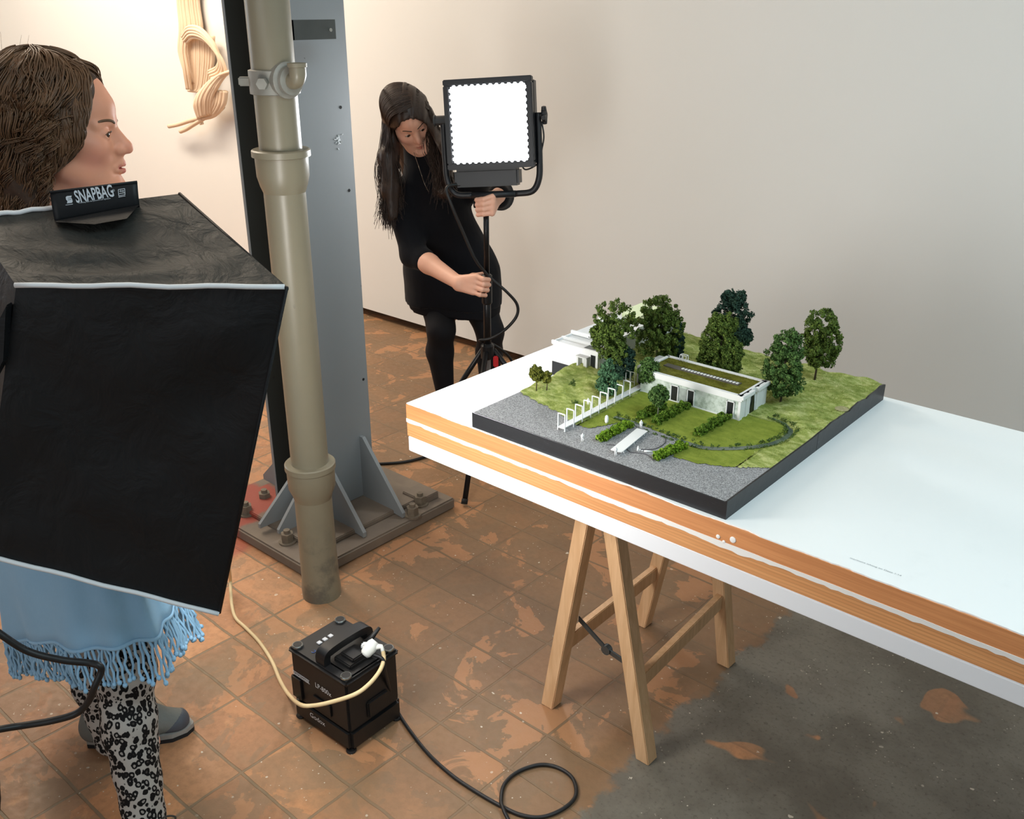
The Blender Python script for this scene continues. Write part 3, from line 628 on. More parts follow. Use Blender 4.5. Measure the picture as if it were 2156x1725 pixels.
_tree(1512, 792, 658, 86, 'mid', n=330, label='bright green tree behind the right half of the long building', lobes=[(0, 0, .8, .75, .2), (-.1, 0, .55, .95, .25), (.6, 0, .45, .5, .2), (-.3, 0, .3, .8, .2), (.5, 0, .22, .55, .14)])
_tree(1535, 742, 610, 88, 'dark', label='dark blue green tree with forked top behind the bright green one', lobes=[(-.3, 0, .84, .28, .16), (.2, 0, .84, .4, .16), (-.25, 0, .62, .7, .2), (.3, 0, .6, .65, .22), (.75, 0, .3, .42, .14), (.3, 0, .38, .5, .2)])
_tree(1643, 846, 692, 88, 'soft', label='full soft green tree by the right end of the long building', lobes=[(0, 0, .75, .75, .25), (-.05, 0, .5, 1, .3), (.05, 0, .28, .9, .22)], base=.05)
_tree(1715, 800, 650, 88, 'mid', label='airy olive green tree on the far right hill', lobes=[(.05, 0, .82, .8, .18), (-.35, 0, .62, .6, .2), (.55, 0, .6, .55, .22), (.3, 0, .4, .7, .2), (-.2, 0, .36, .55, .2)], n=150)
_tree(1280, 832, 752, 48, 'blue', label='small blue green conifer in front of the large left tree', shape=.35, base=.03, lobes=[(0, 0, .5, 1, .5), (0, 0, .3, 1, .3)])
_tree(1312, 800, 728, 44, 'dark', label='dark bush between the blue green conifer and the long building', base=.03, lobes=[(0, 0, .5, 1, .5)])
_tree(1364, 824, 750, 42, 'soft', label='oval green tree before the left end of the long building', base=.12, tm=TRUNKG)
_tree(1384, 880, 812, 40, 'soft', label='small pale trunked tree between the two hedges', base=.38, trunk=.0016, tm=TRUNKG, n=70, clump=.0055)
_tree(1129, 823, 770, 27, 'olive', label='taller of the two little olive trees by the left gravel', base=.35, trunk=.0016, n=44, clump=.0048, per=40, lobes=[(0, 0, .68, 1, .32)])
_tree(1151, 822, 783, 20, 'olive', label='shorter of the two little olive trees by the left gravel', base=.4, trunk=.0015, n=28, clump=.0045, per=40, lobes=[(0, 0, .7, 1, .3)])
def hedge(a, b, w, h, kind, label):
    s0, t0, z0 = onground(*a); s1, t1, z1 = onground(*b); n = 150; f = rng.uniform(0, 1, n)
    S = s0+(s1-s0)*f+rng.uniform(-w/2, w/2, n); T = t0+(t1-t0)*f+rng.uniform(-w/4, w/4, n); Z = (z0+z1)/2+rng.uniform(.002, h, n)
    V, F = leaf_cloud([ML(x, y, z) for x, y, z in zip(S, T, Z)], rng.uniform(.0035, .0055, n), 36, .0022)
    return obj('model_hedge', V, F, FM[kind], am, label=label)
hedge((1262, 930), (1324, 898), .018, .013, 'hedge', 'bright low hedge on the gravel left of the small white footbridge')
hedge((1380, 968), (1440, 942), .018, .013, 'hedge', 'bright low hedge on the gravel right of the small white footbridge')
hedge((1378, 896), (1444, 858), .020, .015, 'hedged', 'hedge on the lawn running to the pair of dark windows')
hedge((1466, 918), (1530, 882), .020, .015, 'hedged', 'hedge on the lawn running to the right window')
hedge((1346, 884), (1398, 858), .020, .014, 'hedged', 'shaded hedge on the lawn beside the pale trunked tree')
cs = []
for k in range(210):
    i = rng.integers(len(STS)); sd = rng.choice([-1, 1]); a, b = STS[i]+Nn[i]*sd*rng.uniform(.008, .016); cs.append(ML(a, b, float(Hm(a, b))+.001))
V, F = leaf_cloud(cs, [.004]*len(cs), 14, .0018); obj('stream_bank_growth', V, F, FM['tuft'], am, kind='stuff')
cs = [ML(*onground(u+rng.normal(0, 4), v+rng.normal(0, 2))) for (u, v) in ((1206, 770+40), (1206, 806), (1208, 848), (1212, 850), (1690, 700+80)) for k in range(4)]
V, F = leaf_cloud(cs, [.004]*len(cs), 22, .002); obj('low_tufts', V, F, FM['tuft'], am, kind='stuff')
# ------------------------------------------------------------------ long building of the model
WH = flat('white_card', srgb(226, 228, 228), .6); WG2 = flat('grey_white_card', srgb(206, 208, 208), .6)
MOS = NT('mossy_pale_wall'); _P = MOS.coord(); MOS.set(col=MOS.ramp(MOS.noise(_P, 75, 5, .65), [(.35, srgb(158, 172, 160)), (.52, srgb(196, 208, 200)), (.7, srgb(214, 222, 218))]), rough=.7); MOS = MOS.m
DK = flat('dark_opening', srgb(22, 24, 26), .35); RG = wild_grass('roof_moss', srgb(84, 82, 26), srgb(104, 104, 36), srgb(122, 122, 48))
def mbox(m, s0, s1, t0, t1, z0, z1, bev=0): return m.box(ML(s0, t0, z0), MU*(s1-s0), MV*(t1-t0), (0, 0, z1-z0), bev)
bs0, bs1, bt0, bt1, bz0, bz1 = .224, .489, .362, .484, .034, .0985
bd = mbox(MB(), bs0, bs1, bt0, bt1, bz0, bz1-.004).build('long_building', MOS, am, label='long low building with mossy pale walls and planted roof')
m = MB(); w = .006       # white parapet
mbox(m, bs0-.002, bs1+.003, bt0-.003, bt0+w, bz1-.014, bz1); mbox(m, bs0-.002, bs1+.003, bt1-w, bt1+.003, bz1-.014, bz1); mbox(m, bs0-.002, bs0+w, bt0, bt1, bz1-.014, bz1); mbox(m, bs1-w, bs1+.003, bt0, bt1, bz1-.014, bz1)
m.build('parapet', WH, bd)
m = MB(); mbox(m, bs0+w, bs1-w, bt0+w, bt1-w, bz1-.006, bz1-.0028); m.build('planted_roof', RG, bd)
Vf = []; n = 7000; S = rng.uniform(bs0+w, bs1-w, n); T = rng.uniform(bt0+w, bt1-w, n); ok = abs(T-(bt0+bt1)/2-.004) > .012; S, T = S[ok], T[ok]; n = len(S)
a = rng.uniform(0, 6.28, n); Bp = MA+S[:, None]*MU+T[:, None]*MV+(bz1-.003)*UP; d = np.stack([np.cos(a), np.sin(a), 0*a], 1)*.0005
obj('roof_growth', np.concatenate([Bp-d, Bp+d, Bp+rng.normal(0, .0008, (n, 3))+UP*rng.uniform(.0006, .0022, (n, 1))]), np.stack([np.arange(n), n+np.arange(n), 2*n+np.arange(n)], 1), RG, bd, kind='stuff')
tm = (bt0+bt1)/2+.004
m = MB(); mbox(m, bs0+.028, bs1-.035, tm-.0095, tm+.0095, bz1-.003, bz1-.0005); m.build('skylight_tray', flat('dark_skylight', srgb(84, 80, 72), .6), bd)
m = MB()
for k in range(18): s = bs0+.075+k*.0086; mbox(m, s, s+.0055, tm-.0045, tm+.0035, bz1-.001, bz1+.0006)
m.build('skylight_panes', WH, bd)
def gx(f): return bs0+(bs1-bs0)*f
for f0, f1 in ((.335, .40), (.505, .565), (.895, .955)):
    z0, z1 = .041, .078; s0, s1 = gx(f0), gx(f1)
    o = mbox(MB(), s0, s1, bt0-.0012, bt0+.001, z0, z1).build('window', DK, bd)
m = MB(); e = .002
for f0, f1 in ((.335, .40), (.505, .565), (.895, .955)):
    s0, s1 = gx(f0), gx(f1); m = MB()
    for (p0, p1, q0, q1) in ((s0-e, s0, .041, .078+e), (s1, s1+e, .041, .078+e), (s0-e, s1+e, .078, .078+e)): mbox(m, p0, p1, bt0-.003, bt0, q0, q1)
    m.build('window_frame', WH, bd)
m = MB(); mbox(m, gx(.415), gx(.49), bt0-.0016, bt0, .044, .077); m.build('wall_panel', flat('faded_panel', srgb(150, 158, 154), .6, 0, .2, 90), bd)
m = MB(); mbox(m, gx(.0), gx(1), bt0-.0022, bt0, .036, .041); m.build('plinth', WH, bd)
# right end: pilasters, cornice and a broken opening
m = MB()
for t0, t1 in ((bt0-.003, bt0+.010), (bt0+.026, bt0+.036), (bt1-.046, bt1-.036), (bt1-.010, bt1+.003)): mbox(m, bs1, bs1+.006, t0, t1, .034, bz1)
for z0, z1, x in ((bz1-.012, bz1-.008, .009), (bz1-.008, bz1, .012)): mbox(m, bs1, bs1+x, bt0-.005, bt0+.052, z0, z1); mbox(m, bs1, bs1+x, bt1-.052, bt1+.005, z0, z1)
mbox(m, bs1, bs1+.003, bt0, bt0+.050, .034, bz1-.004); mbox(m, bs1, bs1+.003, bt1-.05, bt1, .034, bz1-.004)
m.build('end_facade', WH, bd)
m = MB().prism([ML(bs1+.0032, bt0+.050, .036), ML(bs1+.0032, bt0+.072, .036), ML(bs1+.0032, bt0+.070, .060), ML(bs1+.0032, bt0+.066, .075), ML(bs1+.0032, bt0+.062, .090), ML(bs1+.0032, bt0+.056, .088), ML(bs1+.0032, bt0+.057, .070), ML(bs1+.0032, bt0+.052, .055)], MU*.0008); m.build('broken_opening', DK, bd)
# left entrance bay
m = MB(); mbox(m, bs0-.026, bs0, bt0+.022, bt1, .034, bz1-.006); m.build('entrance_bay', flat('grey_bay', srgb(176, 178, 176), .65, 0, .1, 60), bd)
m = MB(); mbox(m, bs0-.020, bs0-.004, bt0+.0205, bt0+.023, .040, .082); m.build('doorway', DK, bd)
m = MB()
for s0 in (.176, .190): 
    for (p0, p1, q0, q1) in ((0, .0012, 0, .04), (.012, .0132, 0, .04), (0, .0132, .0388, .04), (0, .0132, .014, .0152)): mbox(m, s0+p0, s0+p1, bt0+.006, bt0+.0072, .040+q0, .040+q1)
m.build('lattice_screen', WH, bd)
m = MB(); o_ = (.262, bt1-.010)
for p in ((0, 0), (.018, 0), (0, .010), (.018, .010), (.009, 0)): mbox(m, o_[0]+p[0], o_[0]+p[0]+.0013, o_[1]+p[1], o_[1]+p[1]+.0013, bz1-.002, bz1+.014)
for z in (bz1+.0127,): mbox(m, o_[0], o_[0]+.0193, o_[1], o_[1]+.0013, z, z+.0013); mbox(m, o_[0], o_[0]+.0193, o_[1]+.010, o_[1]+.0113, z, z+.0013); mbox(m, o_[0], o_[0]+.0013, o_[1], o_[1]+.0113, z, z+.0013); mbox(m, o_[0]+.018, o_[0]+.0193, o_[1], o_[1]+.0113, z, z+.0013)
m.build('roof_frame', WH, bd)
# ------------------------------------------------------------------ terraced white building at the back left
tb2 = mbox(MB(), -.072, .073, .392, .475, .038, .091).build('terraced_building', WH, am, label='stepped white building along the left edge of the model')
V3 = [(.475, .60, .097, .055), (.60, .79, .103, .055)]
for t0, t1, z1, s1 in V3: mbox(MB(), -.070, s1, t0, t1, .038, z1).build('upper_storey', WG2, tb2)
m = MB()
for (t0, t1, z1, s1) in [(.392, .475, .091, .073), (.434, .475, .091, .073)]+V3:
    mbox(m, -.075, s1+.003, t0-.004, t0+.002, z1-.004, z1+.006); mbox(m, s1-.002, s1+.003, t0, t1, z1-.003, z1+.004)
mbox(m, -.075, -.070, .392, .79, .088, .0945)
m.build('parapets', WH, tb2)
m = MB(); mbox(m, .018, .068, .400, .430, .091, .0925); m.build('roof_terrace', flat('dark_terrace', srgb(96, 100, 94), .8, 0, .3, 200), tb2)
m = MB(); mbox(m, -.073, .001, .390, .793, .0, .038); m.build('base_extension', BLK, am)
m = MB(); mbox(m, .016, .050, .374, .392, .076, .079); mbox(m, .040, .050, .376, .386, .040, .076); mbox(m, .018, .023, .376, .392, .040, .076); m.build('porch', WG2, tb2)
m = MB(); mbox(m, .052, .066, .3905, .394, .044, .084); m.build('porch_opening', DK, tb2)
m = MB(); mbox(m, .0725, .0735, .40, .46, .05, .07); m.build('side_panel', WG2, tb2)
m = MB(); mbox(m, -.040, .045, .66, .76, .103, .116); mbox(m, -.044, .049, .655, .765, .116, .119); m.build('top_storey', flat('pale_green_roof', srgb(206, 216, 176), .7), tb2)
# ------------------------------------------------------------------ long footbridge with open frames
p0 = onground(1183, 908); p1 = onground(1362, 812)
wa, wb = np.array([p0[0]-.004, p0[1]]), np.array([p1[0]-.008, p1[1]-.01])
fb = MB(); e = wb-wa; sd = np.array([-e[1], e[0]])/np.linalg.norm(e); hw = .0085
L3 = lambda q, z: ML(q[0], q[1], z)
fb.box(L3(wa-sd*-hw, .0445), L3(wa+sd*-hw, .0445)-L3(wa-sd*-hw, .0445), L3(wb, 0)-L3(wa, 0), (0, 0, .002))
fbo = fb.build('long_footbridge', WH, am, label='long white footbridge on stilts with a row of open frames')
for k in range(9):
    q = wa+e*(.01+k*.098); m = MB(); r = .0011; zt_ = .0445+.0345; a, b = L3(q+sd*(hw+.001), .037), L3(q-sd*(hw+.001), .037)
    a2, b2 = a.copy(), b.copy(); a2[2] = b2[2] = ZT+zt_
    x_ = nrm(b-a)
    for pp, qq in ((a, a2), (b, b2)): m.box(pp-MU*r-MV*r, MU*2*r, MV*2*r, qq-pp)
    m.box(a2-x_*r-MV*r-UP*2*r, x_*(np.linalg.norm(b-a)+2*r), np.cross(UP, x_)*2*r, UP*2*r)
    m.build('bridge_frame', WH, fbo)
q0 = onground(1297, 955); q1 = onground(1352, 910); wa, wb = np.array(q0[:2]), np.array(q1[:2]); e = wb-wa; sd = np.array([-e[1], e[0]])/np.linalg.norm(e); hw = .013
m = MB(); m.box(L3(wa+sd*hw, .043), L3(wa-sd*hw, .043)-L3(wa+sd*hw, .043), L3(wb, 0)-L3(wa, 0), (0, 0, .0018))
for k in (0.1, .5, .9):
    for g in (-1, 1): c = wa+e*k+sd*hw*.8*g; m.box(L3(c, .036), MU*.0014, MV*.0014, UP*.008)
m.build('small_footbridge', WH, am, label='short white footbridge on the gravel between two hedges')
# ------------------------------------------------------------------ scale figures
FG = flat('white_figure', srgb(235, 236, 236), .6)
def figure(u, v, pose, label, h=.020, zoff=0):
    s, t, z = onground(u, v); P = ML(s, t, max(z, .0373)+zoff); m = MB(); X = RT
    if pose == 'stand':
        for g in (-1, 1): m.tube([P+X*.0016*g, P+X*.0014*g+UP*h*.26, P+X*.0012*g+UP*h*.48], [.0009, .001, .0014], 6)
        m.tube([P+UP*h*.44, P+UP*h*.62, P+UP*h*.82], [.0021, .0019, .0024], 8)
        for g in (-1, 1): m.tube([P+X*.0026*g+UP*h*.80, P+X*.0033*g+UP*h*.62, P+X*.0030*g+UP*h*.46], [.0009, .0008, .0006], 6)
        m.lathe([(.0003, .0), (.0013, .0008), (.0015, .0018), (.0010, .0028), (.0002, .0031)], P+UP*h*.84, n=8)
    elif pose == 'sit':
        m.tube([P+UP*.002, P+UP*.006, P+UP*.0095], [.0026, .0021, .0022], 8); m.tube([P+UP*.002, P+X*.005+UP*.0045, P+X*.008+UP*.001], [.0016, .0013, .0010], 6)
        m.lathe([(.0003, .0), (.0013, .0008), (.0015, .0018), (.0010, .0028), (.0002, .0031)], P+UP*.0102, n=8)
    elif pose == 'lie':
        m.tube([P+UP*.0022, P+X*.006+UP*.002, P+X*.012+UP*.0016, P+X*.018+UP*.0012], [.002, .0024, .0018, .001], 8)
        m.lathe([(.0003, .0), (.0013, .0008), (.0015, .0018), (.0010, .0028), (.0002, .0031)], P-X*.0035+UP*.0015, n=8)
    else:
        m.lathe([(.0028, 0), (.0042, .004), (.0044, .010), (.0036, .0165), (.0016, .019)], P, n=14)
    return m.build('scale_figure', FG, am, smooth=True, label=label)
figure(1226, 930, 'stand', 'standing white figure on the gravel left of the first hedge')
figure(1296, 959, 'stand', 'standing white figure at the near end of the short footbridge')
figure(1349, 907, 'stand', 'standing white figure at the far end of the short footbridge', zoff=.006)
figure(1277, 891, 'urn', 'rounded white block beside the long footbridge')
figure(1343, 951, 'sit', 'sitting white figure on the gravel')
figure(1356, 952, 'lie', 'lying white figure on the gravel')
figure(1238, 858, 'stand', 'white figure walking on the long footbridge', h=.016, zoff=.007)
s, t, z = onground(1772, 862); m = MB().lathe([(.016, 0), (.0155, .001), (.010, .0016)], ML(s, t, z+.001), n=18); m.build('bare_earth_patch', flat('pale_earth', srgb(158, 152, 112), .9, 0, .2, 200), am)
# ================================================================== softbox held in front of the near woman
def fabric(name, c, rough=.7, bump=.25, sc=9):
    t = NT(name); P = t.coord(); n = t.noise(t.mapping(P, rot=(.4, .3, .6), sc=(1, 2.2, 1.4)), sc, 5, .55, .6); t.set(col=c, rough=rough, spec=.3); t.bump(n, bump, .02); return t.m
BF = fabric('black_nylon', srgb(15, 16, 18), .6, .30); 
PIPE_W = flat('white_piping', srgb(222, 224, 226), .5)
A = Q(34, 602, 1.40); Bc = Q(604, 604, 1.40); Cc = Q(462, 1291, 1.44); Dd = Q(-40, 1164, 1.40)
Fc = Q(378, 408, 1.70); E_ = Q(-60, 462, 1.62)
Gc = Cc + (Fc-Bc)*.93; Hc = Dd + (E_-A)*.93       # far lower corners
A2 = A - (Bc-A)*.02
sb = thing('softbox', 'black fabric softbox with white piping held by the woman with curly hair', 'softbox', (A+Bc+Cc+Dd)/4)
def panel(c00, c10, c11, c01, n, m, bulge, seed, out):
    """cloth quad: c00->c10 along u, c00->c01 along v, with sag and creases"""
    r = np.random.default_rng(seed); U, Vv = np.meshgrid(np.linspace(0, 1, n), np.linspace(0, 1, m), indexing='ij')
    P = ((1-U)*(1-Vv))[..., None]*c00 + (U*(1-Vv))[..., None]*c10 + (U*Vv)[..., None]*c11 + ((1-U)*Vv)[..., None]*c01
    e = np.minimum(np.minimum(U, 1-U), np.minimum(Vv, 1-Vv)); env = np.clip(e*9, 0, 1)
    d = bulge*np.sin(PI*U)*np.sin(PI*Vv)
    for k in range(11):
        th = r.uniform(-.6, .6); ph = r.uniform(0, 6.28); f = r.uniform(5, 20); w = r.uniform(.2, .5); u0, v0 = r.uniform(0, 1, 2)
        d = d + env*.0032*np.sin((Vv*math.cos(th)+U*math.sin(th))*f+ph)*np.exp(-((U-u0)**2+(Vv-v0)**2)/w**2)
    P = P + d[..., None]*nrm(out); i = np.arange(n*m).reshape(n, m)
    return P.reshape(-1, 3), np.stack([i[:-1, :-1], i[1:, :-1], i[1:, 1:], i[:-1, 1:]], -1).reshape(-1, 4)
nN = np.cross(Bc-A, Cc-Bc); nN = nN if nN @ (EYE-A) > 0 else -nN
nT = np.cross(Bc-A, Fc-Bc); nT = nT if nT[2] > 0 else -nT
V, F = panel(A, Bc, Cc, Dd, 50, 50, -.012, 3, nN); obj('side_panel', V, F, BF, sb, smooth=True)
V, F = panel(E_, Fc, Gc, Hc, 20, 20, .0, 4, -nN); obj('side_panel', V, F, BF, sb, smooth=True)
V, F = panel(A, Bc, Fc, E_, 70, 50, -.014, 5, nT); obj('top_panel', V, F, fabric('black_nylon_lit_top', srgb(50, 50, 47), .6, .55, 12), sb, smooth=True)  # same nylon in a paler tone, light from above put into the colour
V, F = panel(Dd, Cc, Gc, Hc, 20, 20, .0, 6, -nT); obj('bottom_panel', V, F, BF, sb, smooth=True)
V, F = panel(A, E_, Hc, Dd, 12, 12, .0, 8, -RT); obj('back_panel', V, F, BF, sb, smooth=True)
opn = nrm(np.cross(Fc-Bc, Cc-Bc)); opn = opn if opn @ RT > 0 else -opn
qc = (Bc+Fc+Gc+Cc)/4; qi = [qc+(q-qc)*.82-opn*.020 for q in (Bc, Fc, Gc, Cc)]
obj('diffuser', qi, [(0, 1, 2, 3)], emis('lit_diffuser', (1, .97, .92, 1), 24.0), sb)
def piping(P, r=.0042): return MB().tube(P, r, 8).build('piping', PIPE_W, sb, smooth=True)
wob = lambda a, b, s, n=14: [a+(b-a)*k/n+UP*math.sin(k*1.3+s)*.0016*math.sin(PI*k/n) for k in range(n+1)]
off = nrm(nN)*.003
piping(wob(A+off+UP*.002, Bc+off+UP*.001-RT*.003, .4)); piping(wob(Dd+off, Cc+off, 2)); piping(wob(E_+UP*.003, E_+(Fc-E_)*.40+UP*.003, 1)); 
MB().tube([Bc-UP*.004, Fc], .003, 6).tube([Bc, Cc], .003, 6).build('edge_binding', BF, sb, smooth=True)
MB().box(Q(-12, 690, 1.385), Q(14, 640, 1.385)-Q(-12, 690, 1.385), FW*.02, Q(8, 760, 1.385)-Q(14, 640, 1.385)*1.0+(Q(14, 640, 1.385)-Q(8, 760, 1.385))*.0, .003).build('corner_strap', BF, sb)
# raised name flap on the far top edge
f0 = Q(116, 470, 1.615); f1 = Q(294, 436, 1.66); g0 = Q(105, 405, 1.625); g1 = Q(289, 383, 1.67)
Us = np.linspace(0, 1, 16); Vs = np.linspace(0, 1, 8); P = []
fx = nrm(f1-f0); fn = nrm(np.cross(fx, g0-f0)); fn = fn if fn @ (EYE-f0) > 0 else -fn
for u in Us:
    for v in Vs: P.append((f0*(1-u)+f1*u)*(1-v)+(g0*(1-u)+g1*u)*v + fn*.004*math.sin(PI*v))
P = np.array(P); i = np.arange(len(P)).reshape(16, 8); Ff = np.stack([i[:-1, :-1], i[1:, :-1], i[1:, 1:], i[:-1, 1:]], -1).reshape(-1, 4)
Pb = P - fn*.003; V = np.concatenate([P, Pb]); F = np.concatenate([Ff, Ff[:, ::-1]+len(P)])
rim = [(i[0, k], i[0, k+1]) for k in range(7)]+[(i[k, 7], i[k+1, 7]) for k in range(15)]+[(i[15, 7-k], i[15, 6-k]) for k in range(7)]+[(i[15-k, 0], i[14-k, 0]) for k in range(15)]
F = np.concatenate([F, np.array([(a, b, b+len(P), a+len(P)) for a, b in rim])])
flap = obj('name_flap', V, F, fabric('black_label_cloth', srgb(16, 18, 21), .5, .1), sb, smooth=True)
MB().tube([g0, g1], .0022, 8).build('flap_fold', fabric('flap_edge', srgb(30, 32, 34), .5, .1), flap, smooth=True)
# skirt of the flap lying on the top panel
k0, k1, k2, k3 = f0+fn*.002, f1+fn*.002, Q(268, 468, 1.575), Q(120, 475, 1.585)
mid = Q(200, 480, 1.565)
m = MB(); m.add([k0+UP*.004, k1+UP*.004, k2+UP*.006, mid+UP*.006, k3+UP*.006], [(0, 1, 2, 3, 4)]); m.build('flap_skirt', BF, flap)
LET = flat('pale_print', srgb(196, 202, 208), .6)
def onflap(u, v, up=.0052): # plane of the flap
    d = ray(u, v); c = (f0+f1+g0+g1)/4+fn*up; return EYE + d*(((c-EYE) @ fn)/(d @ fn))
a, b = onflap(161, 427), onflap(241, 413); xd = nrm(b-a); yd = nrm(np.cross(fn, xd))
W_ = np.linalg.norm(b-a); t_ = text_obj('SNAPBAG', 'lettering', LET, a, xd, yd, .0205, flap, .0004, bold=.02)
def fit(o, p0, xd, L):
    base = ORIG[o.name]; q = np.array([v.co[:] for v in o.data.vertices])+base-p0; a_ = q @ xd; k = L/a_.max()
    q = q + np.outer(a_*(k-1), xd)
    for v, w in zip(o.data.vertices, q+p0-base): v.co = Vector(w)
fit(t_, a, xd, W_)
text_obj('\u00ae', 'lettering', LET, onflap(237, 404), xd, yd, .004, flap, .0004)
a, b = onflap(166, 428), onflap(233, 418); t_ = text_obj('a softbag with the powerful soft lightbank', 'small_print', LET, a-yd*.0005, nrm(b-a), yd, .0022, flap, .0004); fit(t_, a, nrm(b-a), np.linalg.norm(b-a))
def flat_poly(px_, name, mat=LET):
    m = MB(); m.prism([onflap(u, v, .0054) for u, v in px_], fn*.0003); return m.build(name, mat, flap)
flat_poly([(138.5, 415), (141, 413), (151, 412), (150, 416), (152, 420), (153, 424), (152, 427), (141, 428.5), (142, 424), (139, 420)], 'emblem')
m = MB()
for z in (417.5, 421): m.prism([onflap(u, v, .0058) for u, v in ((143, z), (150, z-2.2), (150, z-1.4), (143, z+.8))], fn*.0002)
m.build('emblem_lines', fabric('emblem_gap', srgb(16, 18, 21)), flap)
flat_poly([(138, 431.5), (153.5, 429.2), (153.5, 430.2), (138, 432.5)], 'emblem_print')
m = MB(); q = [onflap(u, v, .0054) for u, v in ((249, 399.5), (262.5, 397.3), (263.5, 410), (250, 412.5))]
for k in range(4): m.tube([q[k], q[(k+1) % 4]], .0006, 4)
m.build('badge_frame', LET, flap); a = onflap(252, 404.5); b = onflap(261.5, 403); t_ = text_obj('dop', 'badge_lettering', LET, a, nrm(b-a), yd, .0034, flap, .0004, bold=.02); fit(t_, a, nrm(b-a), np.linalg.norm(b-a))
m = MB()
for (u0, v0, u1, v1) in ((251, 408, 262.5, 406.2), (249.5, 415.3, 264, 412.8)): m.tube([onflap(u0, v0, .0054), onflap(u1, v1, .0054)], .0007, 4)
m.build('badge_lines', LET, flap)
# ================================================================== LED panel lamp on its stand
PF = 3.42; PC = Q(1031, 258, PF)
gl = [Q(952, 181, PF+.02), Q(1115, 175, PF-.02), Q(1106, 336, PF-.05), Q(949.5, 346, PF-.01)]     # corners of the lit face
pu = nrm(gl[1]-gl[0]+gl[2]-gl[3]); pv = nrm((gl[0]-gl[3])+(gl[1]-gl[2])); pv = nrm(pv-pu*(pu @ pv)); pn = np.cross(pu, pv)
pn = pn if pn @ (EYE-PC) > 0 else -pn
ctr = sum(gl)/4; hw = np.linalg.norm(gl[1]-gl[0])/2; hh = np.linalg.norm(gl[0]-gl[3])/2
lp = thing('led_panel_light', 'square black studio light with glowing white face on tripod stand', 'studio light', ctr)
LPB = flat('black_lamp_housing', srgb(30, 32, 36), .45, .1); 
fr_ = .020
bx0 = ctr - pu*(hw+fr_+.004) - pv*(hh+fr_)-pn*.115
MB().box(bx0, pu*2*(hw+fr_+.002), pv*2*(hh+fr_), pn*.085, .012).build('housing', LPB, lp)
m = MB(); T_ = .030
for (o, x, y) in ((ctr-pu*(hw+fr_)+pv*hh, pu*2*(hw+fr_), pv*fr_), (ctr-pu*(hw+fr_)-pv*(hh+fr_), pu*2*(hw+fr_), pv*fr_), (ctr-pu*(hw+fr_)-pv*hh, pu*fr_, pv*2*hh), (ctr+pu*hw-pv*hh, pu*fr_, pv*2*hh)): m.box(o-pn*T_, x, y, pn*(T_+.012), .003)
m.build('front_frame', LPB, lp)
m = MB()
for k in range(-6, 7):
    for s_ in (-1, 1):
        m.cyl(ctr+pu*k*hw/6.3+pv*s_*(hh+.003)-pn*.006, ctr+pu*k*hw/6.3+pv*s_*(hh+.003)+pn*.004, .008, 10)
        m.cyl(ctr+pv*k*hh/6.3+pu*s_*(hw+.003)-pn*.006, ctr+pv*k*hh/6.3+pu*s_*(hw+.003)+pn*.004, .008, 10)
m.build('bezel_teeth', LPB, lp)
MB().box(ctr-pu*hw-pv*hh-pn*.008, pu*2*hw, pv*2*hh, pn*.006).build('lit_face', emis('led_white', (.93, .96, 1, 1), 58.0), lp)
c0 = ctr-pv*(hh+fr_)
MB().box(c0-pu*(hw+.004)-pv*.062-pn*.10, pu*(hw*1.72), pv*.062, pn*.085, .008).build('control_box', LPB, lp)
# yoke
yk = MB(); yl = ctr-pu*(hw+fr_+.02)-pn*.05; yr = ctr+pu*(hw+fr_+.010)-pn*.05
bot = -pv*(hh+fr_+.085)
yk.tube(spline([yr+pv*.03, yr-pv*.05, yr-pv*(hh*.9), yr-pu*.004-pv*(hh+.06), yr-pu*.03+bot*1.0, yr-pu*.09+bot*1.03], 6), .0115, 8)
yk.tube(spline([yl+pv*.03, yl-pv*.05, yl-pv*(hh*.9), yl+pu*.004-pv*(hh+.06), yl+pu*.03+bot, yl+pu*.09+bot*1.03], 6), .0115, 8)
yk.tube([yl+pu*.09+bot*1.03, yr-pu*.09+bot*1.03], .012, 8); yko = yk.build('yoke', LPB, lp, smooth=True)
k0 = yr+pv*.02
kn = MB().cyl(k0, k0+pu*.022, .008, 12)
for a in range(4): d = pv*math.cos(a*PI/2+.3)+pn*math.sin(a*PI/2+.3); kn.tube([k0+pu*.022, k0+pu*.022+d*.030], [.012, .008], 8)
kn.lathe([(.020, 0), (.022, .004), (.022, .012), (.016, .016)], k0+pu*.014, ax=pu, n=18).build('tilt_knob', LPB, lp)
k1 = yl+pv*.02; MB().cyl(k1-pu*.028, k1+pu*.03, .017, 14).cyl(k1-pu*.032, k1-pu*.026, .020, 14).build('tilt_lock', flat('grey_lock', srgb(58, 60, 62), .4, .3), lp)
cb = MB().tube(spline([k0+pu*.012-pv*.02, k0+pu*.018-pv*.07, yr+pu*.010-pv*(hh*.7), yr-pu*.002-pv*(hh*1.05), yr-pu*.05-pv*(hh+fr_+.01), yr-pu*.07-pv*(hh+.004)], 8), .0028, 6).build('lead', flat('black_lead', srgb(22, 22, 24), .5), lp, smooth=True)
